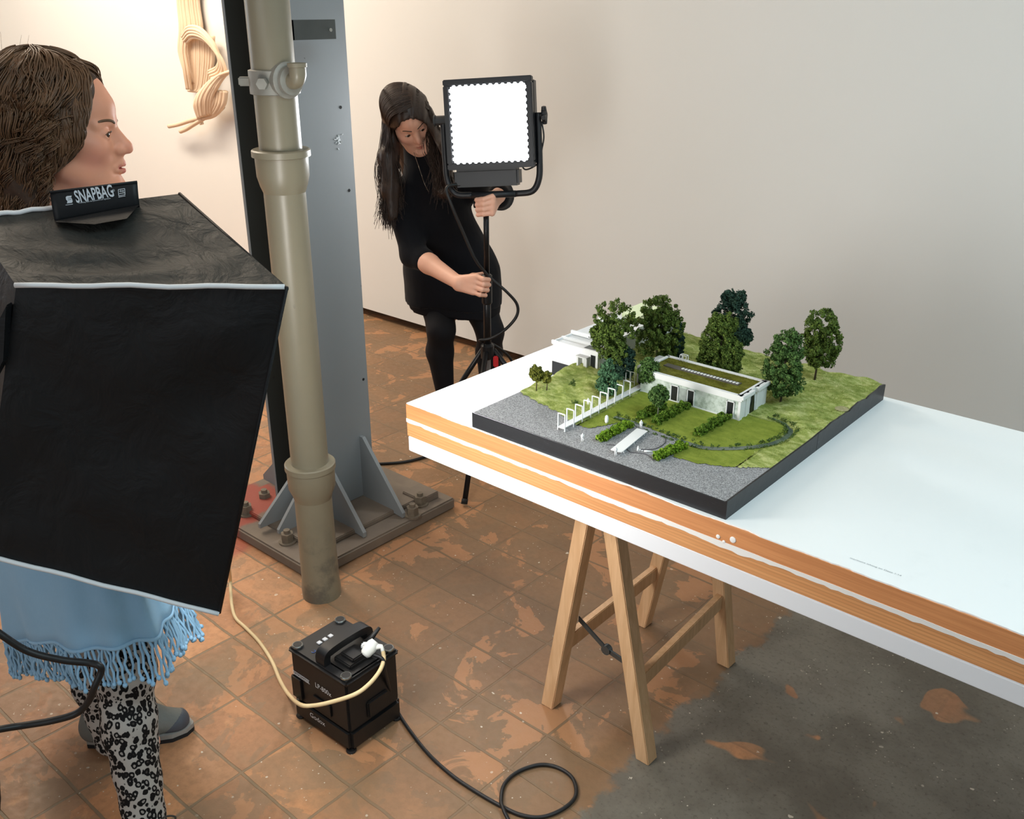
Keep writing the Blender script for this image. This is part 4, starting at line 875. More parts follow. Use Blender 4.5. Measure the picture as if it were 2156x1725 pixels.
# stand
foot1 = at_z(979, 1058, .012)
SX = Q(1024, 500, 3.45); sx, sy = SX[0], SX[1]
hubz = Q(1022, 738, 3.45)[2]
st = thing('light_stand', 'black tripod stand carrying the square studio light behind table corner', 'light stand', (sx, sy, 0))
SB = flat('black_stand_tube', srgb(26, 26, 28), .35, .4)
zy = (ctr-pv*(hh+fr_+.085)*1.0)[2]
topz = zy-.012
MB().cyl((sx, sy, hubz-.02), (sx, sy, Q(1024, 580, 3.45)[2]), .0145, 16).build('lower_riser', SB, st, smooth=True)
MB().cyl((sx, sy, Q(1024, 580, 3.45)[2]), (sx, sy, topz), .0105, 16).build('upper_riser', SB, st, smooth=True)
zc_ = Q(1024, 578, 3.45)[2]; zc2 = Q(1024, 640, 3.45)[2]
MB().lathe([(.016, zc2-.0), (.020, zc2+.006), (.020, zc_-.004), (.016, zc_)], (sx, sy, 0), n=18).build('clamp_collar', SB, st)
tk_ = np.array([sx, sy, Q(1000, 430, 3.45)[2]]); MB().cyl(tk_, tk_-RT*.03, .006, 8).lathe([(.010, 0), (.014, .004), (.014, .016), (.008, .018)], tk_-RT*.028, ax=-RT, n=12).build('spigot_knob', SB, st)
MB().lathe([(.013, -.06), (.016, -.05), (.016, -.006), (.012, 0)], (sx, sy, topz), n=16).build('spigot', flat('steel_spigot', srgb(120, 122, 124), .35, .8), st)
MB().lathe([(.016, -.035), (.026, -.03), (.026, .02), (.016, .03)], (sx, sy, hubz), n=18).build('hub', SB, st)
ft = foot1-np.array([sx, sy, 0]); ra = math.atan2(ft[1], ft[0]); rl = math.hypot(ft[0], ft[1])
dl = Q(956, 806, 3.40)-np.array([sx, sy, hubz]); ang2 = math.atan2(dl[1], dl[0])
for a in (ra, ra-2.05, ra+2.1):
    d = np.array([math.cos(a), math.sin(a), 0]); b_ = np.array([sx, sy, 0])
    lg_ = MB().tube([b_+d*.024+UP*hubz, b_+d*rl+UP*.022], .0105, 12).build('leg', SB, st, smooth=True)
    MB().tube([b_+d*rl*1.0+UP*.026, b_+d*(rl*1.03)+UP*.011], .0125, 10).build('rubber_foot', flat('black_rubber', srgb(14, 14, 15), .8), lg_, smooth=True)
    MB().tube([b_+d*.016+UP*(hubz-.27), b_+d*rl*.5+UP*(hubz*.52)], .006, 8).build('brace', SB, st, smooth=True)
MB().cyl((sx, sy, hubz-.30), (sx, sy, hubz-.02), .012, 14).build('centre_rod', flat('grey_rod', srgb(150, 152, 155), .3, .7), st)
rl0 = np.array([sx, sy, hubz])+RT*.022-UP*.035-FW*.02
MB().box(rl0-UP*.028, RT*.020, FW*.012, UP*.045, .004).build('red_lever', flat('red_lever', srgb(190, 34, 40), .4), st)
# lamp cable
BLKC = flat('black_cable_rubber', srgb(16, 16, 17), .5)
cp = [ctr-pv*(hh+fr_+.05)-pu*(hw*.85)-pn*.03, Q(941, 395, 3.40), Q(950, 430, 3.39), Q(975, 490, 3.40), Q(1000, 545, 3.41), Q(1020, 572, 3.425), Q(1038, 590, 3.43), Q(1066, 614, 3.43), Q(1088, 640, 3.44), Q(1088, 665, 3.44), Q(1066, 692, 3.43), Q(1035, 712, 3.42), Q(1010, 717, 3.43), Q(1030, 722, 3.48), Q(1060, 740, 3.52), Q(1080, 765, 3.55)]
e_ = cp[-1].copy(); cp += [np.array([e_[0]+.02, e_[1]+.06, .25]), np.array([e_[0]+.0, e_[1]+.08, .06]), np.array([e_[0]-.08, e_[1]-.02, .006])]
cg = [at_z(u, v, .006) for u, v in ((1000, 940), (940, 945), (895, 962), (850, 973), (790, 977), (768, 976))]
cp += cg
tag(MB().tube(spline(cp, 8), .0058, 8).build('lamp_cable', BLKC, smooth=True), 'black cable looping from the studio light down its stand to the floor', 'cable')
# ================================================================== battery pack
n0 = at_z(740, 1590, 0)
bt = thing('battery_pack', 'black portable power pack with carry handle standing on the tiled floor', 'battery pack', n0)
eL = at_z(605, 1362, .222)-at_z(728, 1441, .222); eR = at_z(830, 1362, .222)-at_z(728, 1441, .222)
lx = np.linalg.norm(eL); ly = np.linalg.norm(eR); ux = nrm(eL); uy = nrm(eR - ux*(eR @ ux)); nz = UP
o_ = at_z(728, 1441, .222)*np.array([1, 1, 0])
BP = flat('black_pack_shell', srgb(13, 13, 15), .5); BP2 = flat('black_pack_base', srgb(12, 12, 13), .5)
X = lambda a, b, z: o_ + ux*lx*a + uy*ly*b + UP*z        # a from near corner to left, b from near corner to right
BH = .222
def pbox(m, a0, a1, b0, b1, z0, z1, bev=.004): return m.box(X(a0, b0, z0), ux*lx*(a1-a0), uy*ly*(b1-b0), UP*(z1-z0), bev)
pbox(MB(), .02, .98, .02, .98, .062, .212, .006).build('upper_case', BP, bt)
pbox(MB(), 0, 1, 0, 1, .006, .070, .010).build('battery_base', BP2, bt)
pbox(MB(), -.004, 1.004, -.004, 1.004, .206, BH, .006).build('top_plate', BP, bt)
for a, b in ((.06, .06), (.94, .06), (.06, .94), (.94, .94)): MB().lathe([(.012, 0), (.014, .004), (.012, .008)], X(a, b, 0), n=12).build('foot', BP2, bt)
CHR = flat('steel_cap', srgb(150, 152, 150), .22, .9)
for a, b in ((.085, .10), (.915, .10), (.085, .90), (.915, .90)):
    c = MB().lathe([(.0135, 0), (.0145, .002), (.0145, .005), (.013, .007)], X(a, b, BH), n=24).build('corner_cap', CHR, bt)
    MB().lathe([(.0112, .0066), (.0108, .0076)], X(a, b, BH), n=24).build('cap_centre', BP, c)
# handle runs parallel to the short side
hx = .44
hp = spline([X(hx+.02, .10, BH-.004), X(hx+.02, .10, BH+.020), X(hx+.0, .16, BH+.036), X(hx, .5, BH+.040), X(hx, .82, BH+.036), X(hx, .88, BH+.020), X(hx, .88, BH-.004)], 8)
m = MB(); hw_ = .0165
W4 = []
for i, p in enumerate(hp):
    T = nrm(hp[min(i+1, len(hp)-1)]-hp[max(i-1, 0)]); n_ = nrm(np.cross(ux, T)); W4 += [p-ux*hw_-n_*.010, p+ux*hw_-n_*.010, p+ux*hw_+n_*.010, p-ux*hw_+n_*.010]
m.add(W4, [(4*i+k, 4*i+(k+1) % 4, 4*i+4+(k+1) % 4, 4*i+4+k) for i in range(len(hp)-1) for k in range(4)]+[(3, 2, 1, 0), tuple(4*(len(hp)-1)+k for k in range(4))]); ho = m.build('carry_handle', BP, bt); smooth_by_angle(ho, 40)
m = MB(); pbox(m, .12, .40, .22, .62, BH, BH+.014, .003); pbox(m, .14, .36, .30, .50, BH+.010, BH+.024, .003); so = m.build('socket_block', BP2, bt)
pbox(MB(), .04, .58, .15, .86, BH-.001, BH+.003, .002).build('socket_recess', BP2, bt)
WB = flat('white_button', srgb(190, 192, 196), .5)
for k in range(3):
    m = MB(); pbox(m, .745, .80, .32+k*.105, .385+k*.105, BH, BH+.0035, .001); m.build('white_button', WB, bt)
m = MB()
for k in range(5): pbox(m, .73, .745, .66+k*.035, .672+k*.035, BH, BH+.001, 0)
m.build('indicator_marks', WB, bt)
m = MB()
for k in range(3): pbox(m, .64, .69, .30+k*.10, .36+k*.10, BH, BH+.0015, .0005)
m.build('rocker_switch', flat('switch_black', srgb(8, 8, 9), .3), bt)
pt = MB().tube([X(.70+.02*math.cos(a), .17+.028*math.sin(a), BH+.001) for a in np.linspace(.9, 5.4, 14)], .0009, 5).build('power_symbol', flat('blue_print', srgb(70, 92, 150), .5), bt)
# lettering on the front-left side (spanned by ux, at b = 0)
PR = flat('grey_print', srgb(196, 198, 200), .6); fx_ = -ux; foff = -uy*.0012
def onside(u, v, b=.02): 
    c = X(0, b, 0)+foff; d = ray(u, v); return EYE+d*(((c-EYE) @ uy)/(d @ uy))
a, b = onside(664, 1446), onside(710, 1473); xd = fx_; t_ = text_obj('LP-800x', 'lettering', PR, a, xd, UP, .0150, bt, .0005, font_scale_x=.8); fit(t_, a, xd, .062)
a = onside(617, 1417); t_ = text_obj('LEADPOWER', 'lettering', PR, a, xd, UP, .0068, bt, .0005, bold=.03); fit(t_, a, xd, .066)
m = MB()
for dz in (-.0022, .0078): m.box(a+UP*dz, xd*.066, uy*.0004, UP*.0011)
m.build('lettering_bars', PR, bt)
a = onside(653, 1508, 0.0); t_ = text_obj('Godox', 'lettering', PR, a, xd, UP, .0150, bt, .0005, font_scale_x=1.1); fit(t_, a, xd, .060)
m = MB(); pbox(m, .80, .99, -.015, .03, .070, .140, .004); m.build('side_latch', BP2, bt); m = MB(); pbox(m, .30, .62, -.006, .03, .080, .118, .004); m.build('front_recess', BP2, bt); m = MB(); pbox(m, -.012, .03, .35, .75, .075, .125, .004); m.build('side_latch', BP2, bt)
# white plug with its beige flex
pw = X(.16, .72, BH+.016)
tp = thing('extension_lead', 'cream flex with white plug running from the power pack behind the softbox', 'cable', pw)
PWH = flat('white_plug', srgb(226, 226, 220), .45)
pc = at_z(783, 1360, BH+.030)
MB().lathe([(.010, -.030), (.014, -.024), (.0165, -.008), (.0155, .004), (.011, .014)], pc, ax=nrm(uy*.75-ux*.1+UP*.55), n=18).build('plug', PWH, tp, smooth=True)
p2 = at_z(770, 1366, BH+.022); MB().box(p2-RT*.012-UP*.006, RT*.026, FW*.020, UP*.014, .004).build('plug_face', flat('plug_grey', srgb(206, 208, 210), .4), tp)
MB().tube([pc+RT*.006-FW*.004, at_z(803, 1362, BH+.026), at_z(806, 1372, BH+.02)], [.009, .0062, .005], 10).build('plug_neck', PWH, tp, smooth=True)
Fk = float(X(-.03, -.03, 0) @ FW)
cpt = [at_z(806, 1370, BH+.02), Q(808, 1388, Fk+.10), Q(800, 1412, Fk+.06), Q(778, 1440, Fk+.015), Q(748, 1462, Fk-.015), Q(700, 1478, Fk-.012), Q(660, 1486, Fk+.0), Q(632, 1484, Fk+.03), at_z(608, 1463, .012), at_z(590, 1434, .005), at_z(572, 1392, .005), at_z(546, 1352, .005), at_z(517, 1322, .005), at_z(497, 1303, .005), at_z(489, 1280, .01), at_z(486, 1250, .03), at_z(484, 1210, .10), Q(470, 1150, 1.72), Q(420, 1000, 1.66), Q(300, 850, 1.60), Q(120, 780, 1.56), Q(-20, 760, 1.54)]
MB().tube(spline(cpt, 9), .0052, 10).build('flex', flat('cream_flex', srgb(222, 196, 150), .5), tp, smooth=True)
# black plug and cable standing in the pack
MB().tube([X(.30, .70, BH+.012), X(.26, .80, BH+.03), X(.22, .90, BH+.052)], [.011, .007, .0045], 10).build('black_plug', BP2, bt, smooth=True)
cc = [at_z(812, 1432, .16)+RT*.002, at_z(826, 1470, .07), at_z(838, 1500, .012), at_z(860, 1535, .0055), at_z(900, 1586, .0055), at_z(950, 1632, .0055), at_z(1000, 1666, .0055), at_z(1050, 1695, .0055), at_z(1095, 1716, .0055), at_z(1140, 1721, .0055), at_z(1185, 1704, .0055), at_z(1212, 1676, .0055), at_z(1206, 1640, .0055), at_z(1175, 1617, .0055), at_z(1135, 1611, .0055), at_z(1090, 1626, .0055), at_z(1062, 1652, .0055), at_z(1055, 1685, .009), at_z(1060, 1705, .014), at_z(1072, 1730, .0065), at_z(1090, 1765, .0055), at_z(1110, 1850, .0055)]
cc = [X(.10, .62, BH+.012), X(-.02, .66, BH+.006), X(-.05, .66, BH-.03)] + cc[1:]
tag(MB().tube(spline(cc, 10), .0047, 8).build('mains_cable', BLKC, smooth=True), 'thin black cable leaving the power pack and looping on the brick floor', 'cable')
# thick black cable at the left, from the softbox lamp
cl_ = [Q(-60, 1290, 1.40), Q(0, 1335, 1.40), Q(60, 1372, 1.41), Q(130, 1390, 1.42), Q(185, 1396, 1.43), Q(208, 1402, 1.43), Q(213, 1414, 1.43), Q(200, 1445, 1.42), Q(186, 1478, 1.42), Q(160, 1503, 1.42), Q(110, 1518, 1.41), Q(50, 1528, 1.40), Q(0, 1536, 1.38), Q(-60, 1550, 1.36)]
tag(MB().tube(spline(cl_, 8), .0066, 10).build('lamp_cable', BLKC, smooth=True), 'thick black cable looping in front of the blue fringed tunic', 'cable')
# black bag at the lower left edge
b0 = at_z(-70, 1735, 0)
sbg = SDF().rc(b0+UP*.10-RT*.02, b0+UP*.16-RT*.08, .10, .09, k=.03).rc(b0+UP*.05+RT*.035-FW*.02, b0+UP*.05-RT*.2-FW*.02, .05, .05, k=.03).cut(b0, -UP).disp(lambda P: .004*wave(P, (60, 40, 30), 1))
bg = thing('equipment_bag', 'black equipment bag on the floor at the lower left corner', 'bag', b0)
blob('body', sbg, b0-[.4, .4, .01], b0+[.3, .3, .4], .012, fabric('bag_nylon', srgb(24, 24, 28), .6), bg)
# ================================================================== people
def skin_mat(name, base, lip, H, ruddy):
    """H: function local head point -> object coordinates, for the lips and cheeks"""
    t = NT(name); P = t.coord(); c = t.mix(t.noise(P, 60, 4), base, tuple(k*.93 for k in base[:3])+(1,))
    def ball(p, r0, r1, sx=1):
        nd = t.n('ShaderNodeVectorMath', operation='DISTANCE'); t.l(P, nd.inputs[0]); nd.inputs[1].default_value = tuple(H(p)); return t.step(nd.outputs['Value'], r1, r0)
    for p, r0, r1, cc, f in ruddy: c = t.mix(t.math('MULTIPLY', ball(p, r0, r1), f), c, cc)
    for p, r0, r1 in lip: c = t.mix(t.math('MULTIPLY', ball(p, r0, r1), .75), c, srgb(206, 112, 100))
    t.set(col=c, rough=.48, spec=.35, sss=.08); t.b.inputs['Subsurface Radius'].default_value = (.012, .005, .003); return t.m
def add_head(s, W, X, Y, Z, k=1.0, mouth=.0):
    R = np.stack([X, Y, Z], 1); e = lambda c, r, kk=.02: s.el(W(c), np.array(r)*k, R, kk)
    rc = lambda a, b, ra, rb, kk=.012: s.rc(W(a), W(b), ra*k, rb*k, kk)
    e((0, -.014, .036), (.074, .098, .086)); e((0, .034, -.030), (.060, .060, .088), .03)
    rc((0, .062, .055), (0, .050, .078), .040, .042, .03)
    for g in (-1, 1):
        rc((g*.052, .002, -.052), (g*.016, .070, -.100), .022, .017, .03); rc((g*.040, .060, -.018), (g*.046, .040, -.012), .024, .024, .02)
        rc((g*.012, .087, .026), (g*.042, .068, .022), .0095, .008, .012)
    e((0, .080, -.103), (.017, .014, .015), .02)
    s.sub_el(W((-.031, .098, .006)), np.array((.017, .018, .0125))*k, R, .010); s.sub_el(W((.031, .098, .006)), np.array((.017, .018, .0125))*k, R, .010)
    rc((0, .086, .020), (0, .110, -.022), .0082, .0100, .010); rc((0, .108, -.020), (0, .111, -.028), .0090, .0088, .006)
    for g in (-1, 1):
        rc((g*.0125, .094, -.029), (g*.010, .100, -.028), .0072, .0075, .006)
    for g in (-1, 1): s.sub_el(W((g*.0065, .103, -.0385)), np.array((.0032, .0045, .004))*k, R, .003)
    rc((0, .080, .010), (0, .093, -.024), .012, .015, .012)
    rc((0, .088, -.055), (0, .086, -.048), .014, .012, .014)
    rc((-.020, .083, -.0605), (0, .0945, -.0570), .0038, .0056, .005); rc((.020, .083, -.0605), (0, .0945, -.0570), .0038, .0056, .005)
    rc((-.018, .083, -.0665), (0, .0935, -.0700), .0038, .0060, .005); rc((.018, .083, -.0665), (0, .0935, -.0700), .0038, .0060, .005)
    s.sub_el(W((0, .098, -.0638)), np.array((.018, .014+mouth, .0011+mouth*.25))*k, R, .002)
    s.sub_el(W((0, .100, -.086)), np.array((.016, .008, .006))*k, R, .010)
    for g in (-1, 1):     # lids with an almond opening, ears
        s.el(W((g*.031, .0765, .006)), np.array((.0150, .0142, .0132))*k, R, .004)
        s.sub_el(W((g*.0315, .0905, .0050)), np.array((.0130, .0105, .0056))*k, R, .002)
        Re = np.stack([nrm(X+Y*.25*g), nrm(Y-X*.25*g), Z], 1)
        s.el(W((g*.076, -.012, -.004)), np.array((.008, .019, .032))*k, Re, .008); s.sub_el(W((g*.084, -.009, .000)), np.array((.006, .011, .020))*k, Re, .004)
        s.el(W((g*.076, -.004, -.034)), np.array((.006, .009, .010))*k, Re, .006)
def eyes(parent, W, X, Y, Z, look, k=1.0, iris=srgb(70, 46, 28)):
    EW = NT('eye_white'); EW.set(col=srgb(214, 206, 200), rough=.2); IR = NT('iris'); IR.set(col=iris, rough=.15); PU = flat('pupil', srgb(8, 6, 6), .1)
    for g in (-1, 1):
        c = W((g*.031, .0765, .006)); d = nrm(X*look[0]+Y+Z*look[1]); r = .0125*k
        m = MB().lathe([(r*math.sin(a), -r*math.cos(a)) for a in np.linspace(.03, 2.60, 20)], c, ax=d, n=24)
        ey = m.build('eye', EW.m, parent, smooth=True)
        MB().lathe([(r*math.sin(a)*1.004, -r*math.cos(a)*1.004) for a in np.linspace(2.55, 2.92, 5)], c, ax=d, n=24).build('iris', IR.m, ey, smooth=True)
        MB().lathe([(r*math.sin(a)*1.008, -r*math.cos(a)*1.008) for a in np.linspace(2.88, 3.13, 4)], c, ax=d, n=16).build('pupil', PU, ey, smooth=True)
def brows(parent, W, mat, k=1.0, ys=1.0):
    for g in (-1, 1):
        m = MB().tube(spline([W((g*.012, .0965, .0245)), W((g*.026, .0915, .0310)), W((g*.040, .0790, .0315)), W((g*.050, .066, .026))], 5), [.0022*k, .0034*k, .0036*k]+[.0030*k]*10+[.0014*k]*3, 6); m.build('eyebrow', mat, parent, smooth=True)
        m = MB().tube(spline([W((g*.0195, .0865, .0062)), W((g*.026, .0912, .0102)), W((g*.035, .0905, .0104)), W((g*.0440, .0830, .0058))], 5), .0010*k, 5); m.build('eyelashes', mat, parent, smooth=True)
def hand(s, wr, kn, kd, up, fingers, thumb, k=1.0):
    """wr wrist, kn centre of the knuckles, kd direction from index to little knuckle; fingers: lists of joints after the knuckle"""
    kd = nrm(kd); w = .078*k
    for i in range(4):
        q = kn + kd*(i-1.5)*.0205*k; s.rc(wr+kd*(i-1.5)*.011*k, q, .0145*k, .0118*k, .012)
        pts = [q]+fingers[i]; r = [.0098, .0092, .0086, .0078][:len(pts)]
        r = [a*k*(.88 if i == 3 else 1) for a in r]
        for a, b, r0, r1 in zip(pts, pts[1:], r, r[1:]): s.rc(a, b, r0, r1, .0035)
    for a, b, r0, r1 in zip(thumb, thumb[1:], (.0150, .0115, .0098), (.0115, .0100, .0085)): s.rc(a, b, r0*k, r1*k, .008)
# ------------------------------------------------------------------ near woman, in profile
NY = nrm(RT*math.cos(.20)+FW*math.sin(.20)+UP*.00); NZ = nrm(UP-NY*.02); NX = np.cross(NY, NZ)
NO = Q(134, 287, 1.95); 
NWf = lambda p: NO + NX*p[0] + NY*p[1]*1.06 + NZ*p[2]
gN = at_z(285, 1560, 0)*np.array([1, 1, 0])
pn_ = thing('person', 'woman with short curly brown hair in profile behind the black softbox', 'person', gN)
s = SDF(); add_head(s, NWf, NX, NY, NZ, 1.0, mouth=.003)
neck0, neck1 = NWf((0, -.022, -.075)), NWf((0, -.050, -.190)); s.rc(neck0, neck1, .050, .056, .03)
sh = lambda x, y, z: NO + NX*x + NY*y + UP*z
s.rc(sh(-.14, -.05, -.245), sh(.14, -.05, -.245), .05, .05, .05); s.rc(sh(0, -.04, -.26), sh(0, -.03, -.47), .105, .105, .06)
hipN = Q(178, 1010, 1.86); s.rc(sh(0, -.03, -.47), hipN+UP*.06, .105, .115, .06); s.rc(hipN-NX*.07, hipN+NX*.07, .105, .105, .05)
kn1, an1 = Q(262, 1405, 1.64), Q(312, 1770, 1.50); kn2 = Q(205, 1395, 1.86); an2 = at_z(232, 1540, .085)
for g, kn_, an_ in ((1, kn1, an1), (-1, kn2, an2)): 
    s.rc(hipN+NX*.075*g, kn_, .085, .050, .04); s.rc(kn_, kn_+(an_-kn_)*.35, .042, .040, .03); s.rc(kn_+(an_-kn_)*.35, an_, .040, .024, .02)
ftd = nrm((at_z(408, 1533, 0)-at_z(196, 1565, 0))); a1g = an1*np.array([1, 1, 0]); d1 = nrm(RT*.93-FW*.30)
s.rc(an1, a1g+UP*.035+d1*.10, .026, .020, .02); s.rc(an2, an2*np.array([1, 1, 0])+UP*.035+ftd*.09, .026, .020, .02)
hold = (E_+Fc)/2-UP*.16 + FW*.03
for g, el_, wr_ in ((1, sh(.22, .06, -.42), hold-RT*.10-UP*.05), (-1, sh(-.20, .10, -.44), hold+RT*.09+FW*.03)):
    s.rc(sh(.155*g, -.05, -.255), el_, .043, .036, .03); s.rc(el_, wr_, .036, .025, .02)
    kk = wr_ + nrm(wr_-el_)*.07; kd = UP*-1.0; pd = -FW
    fs = [[kk+kd*(i-1.5)*.0205+nrm(wr_-el_)*.028+pd*.010, kk+kd*(i-1.5)*.0205+nrm(wr_-el_)*.045+pd*.026, kk+kd*(i-1.5)*.0205+nrm(wr_-el_)*.040+pd*.042] for i in range(4)]
    hand(s, wr_, kk, kd, UP, fs, [wr_+UP*.02, wr_+UP*.045+nrm(wr_-el_)*.035, wr_+UP*.05+nrm(wr_-el_)*.065+pd*.02])
lo = np.minimum.reduce([NO-[.3, .3, 0], gN-[.45, .45, 0], hold-[.2, .2, 0]]); hi = np.maximum.reduce([NO+[.3, .3, 0], gN+[.45, .45, 0], hold+[.2, .2, 0]]); lo[2] = -.02; hi[2] = NO[2]+.16
SKN = skin_mat('skin_warm', srgb(236, 164, 132), [((0, .097, -.058), .006, .011), ((0, .096, -.070), .006, .011), ((.010, .092, -.062), .004, .010), ((-.010, .092, -.062), .004, .010)], lambda p: NWf(p)-gN, [((.045, .055, -.03), .01, .045, srgb(222, 138, 118), .55), ((0, .112, -.026), .004, .02, srgb(214, 132, 112), .5)])
body = blob('body', s, lo, hi, .012, SKN, pn_, fine=(((NO[0]-.10, NO[0]+.13, .0021),), ((NO[1]-.10, NO[1]+.13, .0021),), ((NO[2]-.13, NO[2]+.06, .0019),)))
eyes(pn_, NWf, NX, NY, NZ, (.42, -.05))
HB_ = NT('curly_brown_hair'); HB_.set(col=HB_.mix(HB_.noise(HB_.coord(), 26, 4), srgb(44, 30, 21), srgb(132, 96, 66)), rough=.42, spec=.4); HB_ = HB_.m
brows(pn_, NWf, HB_)
hs = SDF(); R_ = np.stack([NX, NY, NZ], 1)
hs.el(NWf((0, -.028, .050)), (.096, .112, .100), R_, .03); hs.el(NWf((0, .022, .072)), (.082, .078, .066), R_, .03); hs.el(NWf((0, -.075, -.055)), (.090, .066, .12), R_, .05); hs.rc(NWf((.070, -.030, -.02)), NWf((.058, -.055, -.135)), .030, .030, .03); hs.rc(NWf((-.070, -.030, -.02)), NWf((-.058, -.055, -.135)), .030, .030, .03)
for g in (-1, 1): hs.rc(NWf((g*.058, .045, .060)), NWf((g*.074, .030, -.016)), .030, .017, .025); hs.rc(NWf((g*.074, .030, -.016)), NWf((g*.076, -.004, -.034)), .017, .013, .02)
YL = ([-.3, -.06, -.045, -.030, -.012, .02, .045, .075, .10, .2], [-.03, -.022, .0, .034, .052, .060, .070, .083, .088, .12])
def yline(z): return np.interp(z, *YL)
def face_open(P):
    q = P-NO; y = (q @ NY)/1.06; z = q @ NZ; return (yline(z)-.010-y)*.7
hs.disp(lambda P: .003+.0025*wave(P, (70, 60, 50), .3)+.0018*wave(P, (-110, 90, 70), 1.4))
hs.ops.append(('-', face_open, .012))
hb = blob('hair', hs, NO-[.2, .2, .24], NO+[.2, .2, .2], .0055, flat('brown_hair_shade', srgb(64, 45, 31), .8, 0, .25, 120, .3), pn_)  # base volume coloured darker so gaps between curls look shadowed
paths = []; NCL = 110
CL = [(rng.uniform(.38, 2*PI-.38), rng.uniform(0, 6.28), rng.uniform(3.2, 5.6), rng.uniform(.006, .0125), rng.uniform(.72, 1.08), rng.uniform(.97, 1.12)) for _ in range(NCL)]
for k in range(1700):
    c_ = CL[rng.integers(NCL)]; daz = rng.normal(0, .10); az = c_[0]+daz; fr = abs(((az+PI) % (2*PI))-PI)          # 0 = forward, pi = back; + = her right
    sgn = 1 if az < PI else -1; shell = c_[5]+rng.normal(0, .012); curl = c_[3]*rng.uniform(.8, 1.2); f1 = c_[2]; ph = c_[1]+rng.normal(0, .3)
    L = np.interp(fr, [.38, .8, 1.2, 1.5, 1.8, 2.4, PI], [.03, .075, .075, .12, .20, .215, .20])*c_[4]*rng.uniform(.9, 1.06); amax = PI/2
    pts = []; n1, n2 = 20, 24; swirl = (-sgn*-.55 if fr < 1.0 else sgn*.15)
    a0 = rng.uniform(.0, .55)
    for i in range(n1):
        al = a0 + (amax-a0)*i/(n1-1); a2 = az + swirl*sgn*0 + (sgn*.55*(i/(n1-1))**1.5 if fr < 1.15 else 0)
        pts.append(np.array([math.sin(a2)*.097*math.sin(al), -.024+math.cos(a2)*.116*math.sin(al), .050+.101*math.cos(al)]))
    p = pts[-1].copy(); c = np.array([0, -.04, 0])
    for i in range(1, n2):
        t = i/(n2-1); q = p.copy(); q[2] -= L*t; rad = q[:2]-c[:2]; tuck = 1-.16*t*t*(1 if fr > 1.2 else .2); q[:2] = c[:2]+rad*tuck
        if fr < 1.15: q[1] -= .030*t*t
        pin = daz*.07*t; q[0] -= math.cos(az)*pin; q[1] += math.sin(az)*pin
        pts.append(q)
    pts = np.array(pts); ce = np.array([0, -.034, .0]); pts = ce+(pts-ce)*shell; m = len(pts); tt = np.linspace(0, 1, m)
    tang = np.array([math.cos(az), -math.sin(az), 0]); out = np.array([math.sin(az), math.cos(az), 0]); amp = (curl*(.25+tt))[:, None]
    pts = pts + amp*np.sin(tt*f1*6.28+ph)[:, None]*tang + amp*.8*np.cos(tt*f1*6.28+ph)[:, None]*out
    pts[:, 1] = np.minimum(pts[:, 1], yline(pts[:, 2])+.008+rng.normal(0, .003))
    paths.append(NO + pts[:, :1]*NX + pts[:, 1:2]*1.02*NY + pts[:, 2:]*NZ)
DL = [(rng.uniform(-.08, .010), rng.uniform(0, 6.28), rng.uniform(2.6, 4.6), rng.uniform(.003, .0065), rng.uniform(-.004, .008)) for _ in range(60)]
for k in range(1000):
    g = 1 if k < 780 else -1; q_ = DL[rng.integers(60)]; d = min(.012, q_[0]+rng.normal(0, .004)); up_ = rng.uniform(-.004, .014); x0 = rng.uniform(-.012, .034)
    cp_ = [(g*x0, .045+d*.55, .136+up_*.6), (g*.044, .070+d*.7, .112+up_), (g*.070, .066+d*.8, .080), (g*.085+.0, .058+d, .046), (g*.092, .046+d, .012), (g*.089, .024+d*.9, -.020), (g*.083, -.012+d*.6, -.042-rng.uniform(0, .02)), (g*.076, -.050+d*.3, -.055-rng.uniform(0, .035))]
    S_ = np.array(spline([np.array(c) for c in cp_], 6)); m = len(S_); t_ = np.linspace(0, 1, m); ph = q_[1]+rng.normal(0, .25); fq = q_[2]; am_ = q_[3]
    S_[:, 1] += am_*(.25+t_)*np.sin(fq*6.28*t_+ph)*1.2; S_[:, 0] += g*(am_*.7*np.cos(fq*6.28*t_+ph)+q_[4]+rng.normal(0, .0015)); S_[:, 1] = np.minimum(S_[:, 1], yline(S_[:, 2])+.011+rng.normal(0, .0025))
    paths.append(NO + S_[:, :1]*NX + S_[:, 1:2]*1.03*NY + S_[:, 2:]*NZ)
V, F = strands(paths, .0017, .0009); obj('curls', V, F, HB_, hb, smooth=True, kind='stuff')
fly = []
for k in range(36):
    az = rng.uniform(0, 6.28); al = rng.uniform(.1, 1.3); p = np.array([math.sin(az)*.098*math.sin(al), -.034+math.cos(az)*.108*math.sin(al), .046+.102*math.cos(al)]); d = rng.normal(0, 1, 3)*.010; nn = nrm(p-[0, -.034, .03])
    fly.append(np.array([NO+R_ @ (p+nn*.0035*j+d*(j*.5)**1.5*.7+np.array([0, 0, .003*math.sin(j+az)])) for j in range(5)]))
V, F = strands(fly, .00035, .0002, 3); obj('flyaway_hairs', V, F, HB_, hb, smooth=True, kind='stuff')
